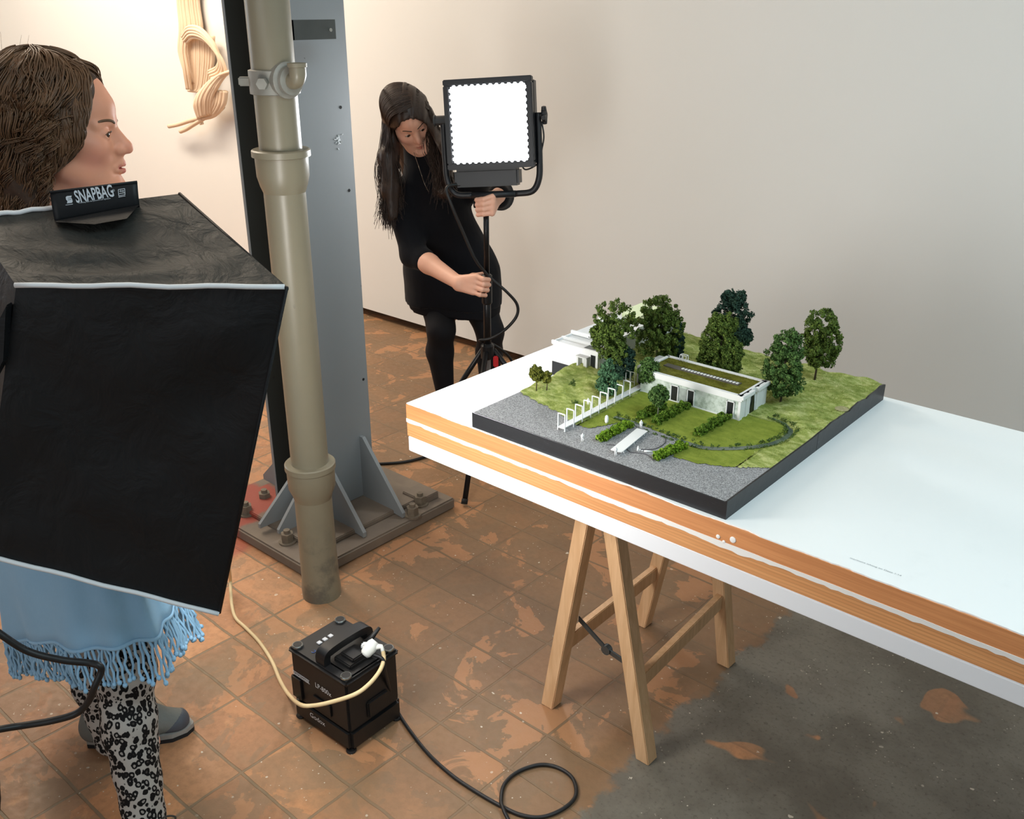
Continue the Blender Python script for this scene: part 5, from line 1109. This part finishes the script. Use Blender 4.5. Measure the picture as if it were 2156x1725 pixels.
# tunic: washed blue, long, with a knotted fringe along the hem
def tunic_mat():
    t = NT('washed_blue_cotton'); P = t.coord(); n = t.noise(P, 7, 4, .6); w = t.noise(t.mapping(P, sc=(1, 1, .25)), 320, 2)
    t.set(col=t.mix(t.math('MULTIPLY', w, .35), t.mix(n, srgb(142, 186, 218), srgb(166, 206, 234)), srgb(140, 184, 216)), rough=.85, spec=.2); t.bump(w, .15, .002); return t.m
TM_ = tunic_mat()
ts = SDF(); ts.rc(sh(-.15, -.05, -.250), sh(.15, -.05, -.250), .062, .062, .05).rc(sh(0, -.04, -.28), sh(0, -.03, -.47), .13, .13, .06).rc(sh(0, -.03, -.47), hipN, .13, .155, .06)
hl = [Q(18, 1350, 1.82), Q(60, 1352, 1.70), Q(140, 1362, 1.58), Q(230, 1366, 1.53), Q(318, 1345, 1.55), Q(352, 1300, 1.64), Q(385, 1270, 1.76), Q(380, 1268, 1.90), Q(300, 1300, 2.02), Q(180, 1345, 2.06), Q(70, 1350, 1.98)]
for g, el_, wr_ in ((1, sh(.22, .06, -.42), hold-RT*.10-UP*.05), (-1, sh(-.20, .10, -.44), hold+RT*.09+FW*.03)):
    ts.rc(sh(.16*g, -.05, -.262), el_, .060, .055, .04); ts.rc(el_, el_+(wr_-el_)*.7, .054, .044, .03)
ts.sub_rc(neck0, neck1-UP*.006, .062, .064, .01)
ts.disp(lambda P: .004*wave(P, (30, 40, 12), .5)); 
tn = blob('tunic', ts, np.minimum(NO, hipN)-[.36, .36, .75], np.maximum(NO, hipN)+[.36, .36, 0], .012, TM_, pn_)
# hanging skirt part of the tunic: ring at the hips to the hem line
H = np.array(spline(hl+[hl[0]], 14)); n = len(H); top = []
for i in range(n):
    a = 2*PI*i/(n-1); d = H[i]-hipN; d[2] = 0; top.append(hipN+nrm(d)*.150+UP*.10)
top = np.array(top); rows = 14; V = []
for j in range(rows+1):
    f = j/rows
    for i in range(n-1):
        p = top[i]*(1-f)+H[i]*f; d = p-hipN; d[2] = 0; d = nrm(d); V.append(p+d*(.016*math.sin(PI*f)+f*.008*math.sin(i*.46)+.006*f*math.sin(i*.21+1)))
m_ = n-1; F = [(j*m_+i, j*m_+(i+1) % m_, (j+1)*m_+(i+1) % m_, (j+1)*m_+i) for j in range(rows) for i in range(m_)]
sk = obj('tunic_skirt', np.array(V), F, TM_, tn, smooth=True); md = sk.modifiers.new('thickness', 'SOLIDIFY'); md.thickness = .003; md.offset = 0
Hv = np.array(V)[rows*m_:]
MB().tube(list(Hv)+[Hv[0]], .0045, 6).build('hem_seam', TM_, tn, smooth=True)
ps = []
cum = np.concatenate([[0], np.cumsum(np.linalg.norm(np.diff(np.vstack([Hv, Hv[:1]]), axis=0), axis=1))]); NF = 176
for k in range(NF):
    q = cum[-1]*k/NF; i = np.searchsorted(cum, q, 'right')-1; f = (q-cum[i])/(cum[i+1]-cum[i]); p = Hv[i]*(1-f)+Hv[(i+1) % len(Hv)]*f
    out = p-hipN; out[2] = 0; out = nrm(out); flare = .25 if (out @ RT) > .5 else .03; L = rng.uniform(.078, .098); tw = rng.normal(0, .003, 2); pts = []
    for j in range(7):
        t = j/6; pts.append(p - UP*L*t*(1-.15*flare) + out*flare*L*t + RT*(tw[0]*math.sin(j*1.3+k)+.002*math.sin(j*2.1+k*1.7)) + FW*(tw[1]*math.cos(j*1.1+k)))
    ps.append(np.array(pts))
V, F = strands(ps, .0030, .0026, 6)
kn_ = MB()
for P_ in ps: kn_.lathe([(.0012, -.006), (.0046, -.003), (.005, .001), (.003, .005)], P_[-1], ax=P_[-1]-P_[-2], n=8)
V = np.concatenate([V, np.array(kn_.V)]); nb_ = len(V)-len(kn_.V); F = [tuple(f) for f in F]+[tuple(i+nb_ for i in f) for f in kn_.F]
obj('fringe', V, F, TM_, tn, smooth=True, kind='stuff')
# leopard leggings
def leopard():
    t = NT('leopard_print'); P = t.coord(); v = t.mapping(P, sc=(1, 1, .8)); nz = t.n('ShaderNodeVectorMath', operation='SCALE'); t.l(t.noise(P, 45, 2, out='Color'), nz.inputs[0]); nz.inputs['Scale'].default_value = .010
    ad = t.n('ShaderNodeVectorMath', operation='ADD'); t.l(v, ad.inputs[0]); t.l(nz.outputs[0], ad.inputs[1]); d = t.voro(ad.outputs[0], 82)
    vc = t.n('ShaderNodeTexVoronoi'); t.l(ad.outputs[0], vc.inputs['Vector']); vc.inputs['Scale'].default_value = 82; sc_c = t.n('ShaderNodeSeparateColor'); t.l(vc.outputs['Color'], sc_c.inputs[0])
    hollow = t.math('MULTIPLY', t.step(d, .24, .19), t.step(sc_c.outputs[0], .35, .40)); brk = t.noise(P, 95, 2); spot = t.math('MULTIPLY', t.math('SUBTRACT', t.step(t.math('ADD', d, t.math('MULTIPLY', t.math('SUBTRACT', brk, .5), .25)), .56, .50), hollow, 0, True), 1)
    ring = t.math('MULTIPLY', t.step(d, .18, .23), t.step(d, .50, .44)); ring = t.math('MULTIPLY', ring, t.step(brk, .40, .46)); small = t.step(t.voro(t.mapping(P, loc=(3, 1, 2)), 118), .30, .24)
    c = t.mix(spot, srgb(172, 164, 156), srgb(18, 16, 16)); c = t.mix(t.math('MULTIPLY', t.step(d, .22, .1), .5), c, srgb(96, 88, 82))
    t.set(col=c, rough=.8, spec=.2); return t.m
ls = SDF()
for g, kn_p, an_ in ((1, kn1, an1), (-1, kn2, an2)):
    ls.rc(hipN+NX*.075*g, kn_p, .088, .058, .03); ls.rc(kn_p, kn_p+(an_-kn_p)*.32-NY*.006, .056, .055, .04); ls.rc(kn_p+(an_-kn_p)*.32-NY*.006, an_-UP*.025, .055, .0395, .02)
ls.rc(an1+d1*.0, an1+d1*.03-UP*.035, .040, .038, .02)
ls.cut(hipN+UP*.02, UP); ls.disp(lambda P: .0016*wave(P, (20, 20, 90), .4))
lo2 = np.minimum.reduce([hipN, kn1, an1, kn2, an2])-.13; hi2 = np.maximum.reduce([hipN, kn1, an1, kn2, an2])+.13; lo2[2] = .02
blob('leggings', ls, lo2, hi2, .008, leopard(), pn_)
# walking shoes
SH1 = fabric('grey_mesh_shoe', srgb(120, 120, 114), .8, .2, 60); SH2 = flat('slate_toe_cap', srgb(76, 80, 88), .6); SH3 = flat('dark_lace_panel', srgb(52, 48, 42), .7); SOLE = flat('pale_sole', srgb(150, 146, 140), .7); SOLE2 = flat('black_outsole', srgb(22, 22, 24), .8)
def shoe(heel, d, L, side):
    d = nrm(d*np.array([1, 1, 0])); w = np.cross(UP, d); P = lambda a, b, z: heel + d*a*L + w*b + UP*z
    u = SDF(); u.rc(P(.10, 0, .045), P(.12, 0, .075), .036, .034, .02).rc(P(.12, 0, .045), P(.55, 0, .042), .036, .040, .03).rc(P(.55, 0, .042), P(.84, 0, .034), .040, .032, .03).rc(P(.30, 0, .07), P(.55, 0, .052), .034, .030, .03)
    u.cut(P(0, 0, .022), -UP).sub_rc(P(.17, 0, .085), P(.19, 0, .14), .026, .034, .006)
    sh_ = blob('shoe', u, P(.45, 0, .06)-[.2, .2, .05], P(.45, 0, .06)+[.2, .2, .07], .0045, SH1, pn_)
    c = SDF().rc(P(.55, 0, .042), P(.84, 0, .034), .0412, .0338, .03).cut(P(0, 0, .022), -UP).cut(P(.70, 0, .0), -d).cut(P(.86, 0, .052), UP+d*-.9)
    blob('toe_cap', c, P(.8, 0, .04)-.09, P(.8, 0, .04)+.09, .004, SH2, sh_)
    ol = [(-.0, .0), (.02, .026), (.15, .034), (.35, .031), (.6, .041), (.82, .038), (.95, .022), (1.0, .004)]; ol = ol+[(a, -b) for a, b in ol[::-1]]
    MB().prism([P(a, b*1.04, .010) for a, b in ol], UP*.013).build('midsole', SOLE, sh_); MB().prism([P(a, b*1.07, 0) for a, b in ol], UP*.011).build('outsole', SOLE2, sh_)
    m = MB()
    for k in range(5): a = .33+k*.055; z = .106-k*.0085; m.tube(spline([P(a, .024, z-.020), P(a+.01, .012, z-.004), P(a+.005, -.012, z-.004), P(a+.01, -.024, z-.020)], 4), .0028, 6)
    for g in (-1, 1): m.tube(spline([P(.32, 0, .104), P(.33, .02*g, .125), P(.40, .035*g, .118), P(.38, .02*g, .098)], 6), .0022, 6)
    m.build('laces', SH3, sh_, smooth=True)
    tg = SDF().rc(P(.25, 0, .108), P(.52, 0, .066), .020, .020, .01); blob('tongue', tg, P(.4, 0, .09)-.09, P(.4, 0, .09)+.09, .004, SH3, sh_)
hl2 = at_z(186, 1560, 0); tl2 = at_z(416, 1535, 0); shoe(hl2, tl2-hl2, np.linalg.norm(tl2-hl2)*.97, 1)
shoe(a1g-d1*.055, d1, .265, 1)
# neckerchief glimpse and cord at the collar
ck = MB(); 
ck.tube(spline([NWf((.060, -.050, -.165)), NWf((.050, .010, -.180)), NWf((.020, .035, -.195)), NWf((0, .040, -.200))], 6), .0022, 6); ck.build('neck_cord', flat('dark_cord', srgb(58, 46, 34), .6), pn_, smooth=True)
ck = MB().tube(spline([NWf((.064, -.030, -.172)), NWf((.058, .012, -.184)), NWf((.030, .036, -.196))], 6), .006, 8); ck.build('neckerchief', flat('olive_kerchief', srgb(150, 140, 84), .8), pn_, smooth=True)
# ------------------------------------------------------------------ far woman, leaning beside the lamp
FYd = nrm(-FW*.80+RT*.36-UP*.52); fz = UP - FYd*(UP @ FYd); fz = nrm(fz); fx = np.cross(FYd, fz)      # fx = her right (image left)
th = math.radians(24); FZ = nrm(fz*math.cos(th)-fx*math.sin(th)*-1.0); FX = nrm(np.cross(FYd, FZ)); FY = FYd
FO = Q(862, 254, 3.80); kF = .95
FWf = lambda p: FO + (FX*p[0]+FY*p[1]+FZ*p[2])*kF
Fp = lambda u, v, F: Q(u, v, F)
gF = Q(945, 560, 3.85)*np.array([1, 1, 0])
pf = thing('person', 'woman with long straight dark hair in black holding the lamp stand', 'person', gF)
s = SDF(); add_head(s, FWf, FX, FY, FZ, kF)
nk = Fp(898, 372, 3.86); s.rc(FWf((0, -.025, -.07)), nk, .048, .054, .03)
shR, shL = Fp(846, 412, 3.80), Fp(985, 392, 3.90); chest, waist, pelv = Fp(915, 450, 3.84), Fp(938, 520, 3.86), Fp(955, 610, 3.88)
s.rc(shR, shL, .045, .045, .05); s.rc(nk, chest, .07, .11, .05); s.rc(chest, waist, .11, .10, .05); s.rc(waist, pelv, .10, .125, .05)
knR, calR, anR = Fp(929, 694, 3.76), Fp(926, 740, 3.80), Fp(941, 850, 3.82); knL, calL, anL = Fp(1032, 698, 3.84), Fp(1030, 742, 3.88), Fp(1030, 850, 3.90)
anR = np.array([anR[0], anR[1], .09]); anL = np.array([anL[0], anL[1], .09])
def leg_sdf(q, d):
    for hp_, k_, c_, a_ in ((pelv-RT*.075, knR, calR, anR), (pelv+RT*.085, knL, calL, anL)):
        q.rc(hp_, k_, .083+d, .053+d, .04); q.rc(k_, c_, .051+d, .054+d, .03); q.rc(c_, a_, .054+d, .030+d, .02); f = a_*np.array([1, 1, 0]); q.rc(a_-FW*.0, f-FW*.03+UP*.035, .034+d, .034+d, .02); q.rc(f+UP*.032, f-FW*.16+RT*.02+UP*.026, .033+d, .028+d, .02)
leg_sdf(s, -.004)
elR, wrR = Fp(872, 535, 3.68), Fp(966, 596, 3.46); elL, wrL = Fp(1052, 410, 3.72), Fp(1047, 414, 3.52)
s.rc(shR, elR, .042, .038, .03); s.rc(elR, elR+(wrR-elR)*.35, .040, .039, .02); s.rc(elR+(wrR-elR)*.35, wrR, .039, .0255, .015)
s.rc(shL, elL, .042, .036, .03); s.rc(elL, wrL, .037, .026, .02)
# lower hand closes on the clamp collar; upper hand on the riser
def fist(wr, knc, kd, pts, th_): hand(s, wr, knc, kd, UP, pts, th_)
kc = Fp(1000, 599, 3.415); kd = nrm(Fp(996, 614, 3.42)-Fp(1003, 584, 3.42))
fl_ = []
for i, (du, dv) in enumerate(((0, 0), (0, 0), (-3, 0), (-7, 0))):
    v = 588+i*11; fl_.append([Fp(1017+du, v, 3.395), Fp(1029+du, v+1, 3.425), Fp(1030+du, v+2, 3.465)])
hand(s, wrR, kc, kd, UP, fl_, [wrR+UP*.008+FW*.01, Fp(996, 582, 3.46), Fp(1016, 578, 3.475)])
kc2 = Fp(1037, 431, 3.42); kd2 = nrm(Fp(1034, 446, 3.42)-Fp(1036, 414, 3.42)); f2 = []
for i in range(4):
    v = 418+i*10.5; f2.append([Fp(1018, v+2, 3.405), Fp(1004+i*.8, v+3, 3.425), Fp(1006, v+4, 3.465)])
hand(s, wrL, kc2, kd2, UP, f2, [wrL+UP*.012, Fp(1032, 410, 3.45), Fp(1012, 423, 3.415)])
lo = np.minimum.reduce([FO, gF, shR, elR])-[.28, .28, 0]; hi = np.maximum.reduce([FO, gF, shL, elL])+[.28, .28, 0]; lo[2] = -.02; hi[2] = FO[2]+.16
box3 = lambda i: tuple((min(a[i] for a in pts_)-.03, max(a[i] for a in pts_)+.03, .0032) for pts_ in ([wrR, kc, fl_[0][2], fl_[3][2]], [wrL, kc2, f2[0][2], f2[3][2]], [FO-.1, FO+.11]))
SKF = skin_mat('skin_pale', srgb(240, 184, 158), [((0, .097, -.058), .005, .010), ((0, .096, -.070), .005, .010), ((.010, .092, -.062), .004, .009), ((-.010, .092, -.062), .004, .009)], lambda p: FWf(p)-gF, [((.04, .06, -.03), .01, .04, srgb(214, 132, 116), .35), ((-.04, .06, -.03), .01, .04, srgb(214, 132, 116), .35), ((0, .112, -.026), .004, .02, srgb(208, 128, 112), .4)])
blob('body', s, lo, hi, .014, SKF, pf, fine=(box3(0), box3(1), box3(2)))
eyes(pf, FWf, FX, FY, FZ, (-.15, -.12), kF)
HD = NT('straight_dark_hair'); HD.set(col=HD.mix(HD.noise(HD.mapping(HD.coord(), sc=(60, 60, 2)), 4, 3), srgb(28, 20, 17), srgb(70, 52, 42)), rough=.45, spec=.4); HD = HD.m
brows(pf, lambda p: FWf((p[0], p[1]+(.0045 if p[2] > .02 else .002), p[2]+(.0065*(.052-abs(p[0]))/.04 if p[2] > .02 else 0))), HD, .62)
Rf = np.stack([FX, FY, FZ], 1); hs = SDF()
hs.el(FWf((0, -.012, .046)), (.086, .120, .094), Rf, .03)
eR_, eL_ = FWf((.062, -.010, -.02)), FWf((-.066, .004, -.01))
hR1, hR2, hR3 = Fp(818, 330, 3.77), Fp(822, 400, 3.73), Fp(826, 455, 3.70); hL1, hL2 = Fp(922, 322, 3.68), Fp(936, 395, 3.68)
hs.rc(FWf((.052, -.03, .03)), eR_, .042, .036, .03).rc(eR_, hR1, .036, .037, .03).rc(hR1, hR2, .037, .036, .03).rc(hR2, hR3, .036, .020, .02)
hs.rc(FWf((-.056, -.02, .04)), eL_, .036, .028, .03).rc(eL_, hL1, .030, .042, .03).rc(hL1, hL2, .042, .044, .02).rc(FWf((0, -.09, -.02)), Fp(872, 350, 3.94), .06, .06, .04)
def face_open2(P):
    q = P-FO; x = q @ FX; y = q @ FY; z = q @ FZ
    return np.maximum((np.sqrt(((x-.010)/.064)**2+((z+.020)/.104)**2)-1)*.05, .012-y)
hs.disp(lambda P: .0014*np.sin((P @ RT)*190+2*np.sin(P[:, 2]*9))+.0010*np.sin((P @ RT)*330+1))
hs.ops.append(('-', face_open2, .004))
hb = blob('hair', hs, FO-[.24, .24, .50], FO+[.22, .22, .18], .0055, HD, pf)
paths = []
def drape(root_az, endp, n, spread, xs_off, mid):
    for k in range(n):
        y0 = rng.uniform(-.085, .092); lift = rng.uniform(.97, 1.035); pts = []; g = root_az
        for i in range(9):
            ph_ = -.25*g*g + (PI/2+.35)*i/8; y_ = y0*(1-.42*(i/8)**1.3); q_ = math.sqrt(max(.02, 1-(y_/.128)**2))*lift
            pts.append(FWf((.016+(g*.093-.016*(i/8))*math.sin(ph_)*q_, -.012+y_*lift, .046+.100*math.cos(ph_)*q_)))
        e = endp+RT*rng.normal(0, spread)+FW*rng.normal(0, spread*.6)+UP*rng.normal(0, .025); m_ = mid+RT*rng.normal(0, spread)+FW*rng.normal(0, spread*.6)
        paths.append(np.array(spline(pts+[pts[-1]*.5+m_*.5-UP*.01, m_, e], 3)))
drape(1, Fp(818, 462, 3.70), 420, .020, 0, Fp(816, 370, 3.74)); drape(1, Fp(838, 440, 3.72), 260, .016, 0, Fp(828, 380, 3.74))
drape(-1, Fp(936, 400, 3.66), 420, .022, 0, Fp(925, 320, 3.70))
V, F = strands(paths, .0016, .0007); obj('hair_strands', V, F, HD, hb, smooth=True, kind='stuff')
BK = NT('black_knit'); _P = BK.coord(); BK.set(col=srgb(17, 18, 23), rough=.85, spec=.15, sheen=.05); BK.bump(BK.noise(BK.mapping(_P, sc=(1, 1, .35)), 9, 4), .35, .02); BK = BK.m
d_ = SDF(); fk = dict(n=FW, nk=1.35)
d_.rc(shR+UP*.0, shL, .056, .056, .05); d_.rc(nk-UP*.02, chest, .085, .135, .05); d_.rc(chest, waist, .138, .155, .05, **fk); d_.rc(waist, Fp(955, 585, 3.88), .155, .198, .05, **fk); d_.rc(Fp(953, 585, 3.88), Fp(956, 640, 3.88), .198, .205, .04, **fk)
d_.rc(nk, FWf((0, -.018, -.088)), .080, .058, .02); d_.rc(nk+UP*.01-FW*.03, chest-FW*.03, .075, .10, .04)
d_.rc(shR, elR, .056, .054, .03); d_.rc(elR, elR+(wrR-elR)*.22, .053, .050, .02); d_.rc(shL, elL, .056, .052, .03); d_.rc(elL, elL+(wrL-elL)*.55, .051, .044, .02)
ce = elR+(wrR-elR)*.24
hemp = Fp(850, 632, 3.88); d_.cut(hemp, -UP-RT*.05)
d_.disp(lambda P: .004*np.sin((P @ RT)*26+P[:, 2]*5)+.003*np.sin(P[:, 2]*31+(P @ RT)*11))
lo = np.minimum.reduce([pelv, shR, elR, wrR])-[.3, .3, .3]; hi = np.maximum.reduce([shL, elL, FO])+[.3, .3, -.02]
blob('sweater', d_, lo, hi, .010, BK, pf)
k_ = SDF(); k_.rc(waist-UP*.05, Fp(958, 630, 3.88), .150, .188, .05, **fk).rc(Fp(958, 630, 3.88), Fp(960, 672, 3.87), .188, .182, .03, **fk); k_.cut(Fp(900, 661, 3.80), -UP-RT*.08); k_.disp(lambda P: .003*np.sin((P @ RT)*22+1))
blob('skirt', k_, pelv-[.35, .35, .35], pelv+[.35, .35, .3], .010, flat('black_skirt', srgb(14, 14, 19), .8, spec=.2), pf)
t_ = SDF(); leg_sdf(t_, .003); t_.cut(Fp(955, 622, 3.88), UP)
lo = np.minimum(anR, anL)-[.35, .35, .11]; hi = np.maximum(knL, knR)+[.35, .35, .35]; lo[2] = -.003
blob('tights', t_, lo, hi, .010, flat('black_tights', srgb(18, 18, 22), .75, spec=.25), pf)
MB().tube(spline([FWf((.03, .035, -.105)), Fp(882, 352, 3.675), Fp(893, 385, 3.66), Fp(903, 405, 3.66)], 8), .0011, 5).build('necklace', flat('fine_chain', srgb(120, 112, 100), .3, .9), pf, smooth=True)
# ================================================================== light of the room
w = bpy.data.worlds.new('room'); bpy.context.scene.world = w; w.use_nodes = True
w.node_tree.nodes['Background'].inputs[0].default_value = (.9, .95, 1, 1); w.node_tree.nodes['Background'].inputs[1].default_value = .15
def area(name, loc, target, sx, sy, power, col):
    l = bpy.data.lights.new(name, 'AREA'); l.shape = 'RECTANGLE'; l.size = sx; l.size_y = sy; l.energy = power; l.color = col
    o = bpy.data.objects.new(name, l); C.objects.link(o); o.location = loc
    d = Vector(target)-Vector(loc); o.rotation_euler = d.to_track_quat('-Z', 'Y').to_euler(); return o
WARM = (1, .86, .69); NEUT = (1, .95, .88); COOL = (.78, .90, 1); COOL2 = (.66, .88, .98); COOL3 = (.92, .96, 1)
area('ceiling_lamp_left', (-5.0, 1.6, 3.5), (-5.0, 1.9, 0), 2.2, 1.2, 88, WARM)
area('wall_washer', (-6.3, 2.2, 3.45), (-6.3, 3.5, 1.3), 2.6, .4, 88, WARM)
area('ceiling_lamp_middle', (-1.5, .9, 3.5), (-1.5, 1.0, 0), 2.0, 1.2, 9, NEUT)
area('ceiling_lamp_right', (1.5, 1.2, 3.5), (1.2, 1.4, 0), 2.0, 1.2, 86, COOL2)
area('window_daylight', (-8.9, .5, 1.9), (-4, 2.5, 1.5), 2.2, 1.8, 65, COOL)
area('front_fill', (-.8, -3.1, 1.7), (-1.9, 3, 1.45), 3.0, 1.6, 33, COOL3)  # added fill light from behind the camera, no window there
sc_ = bpy.context.scene
sc_.view_settings.view_transform = 'Standard'; sc_.view_settings.look = 'None'; sc_.view_settings.gamma = 1; sc_.view_settings.exposure = 0.0; sc_.view_settings.use_curve_mapping = False
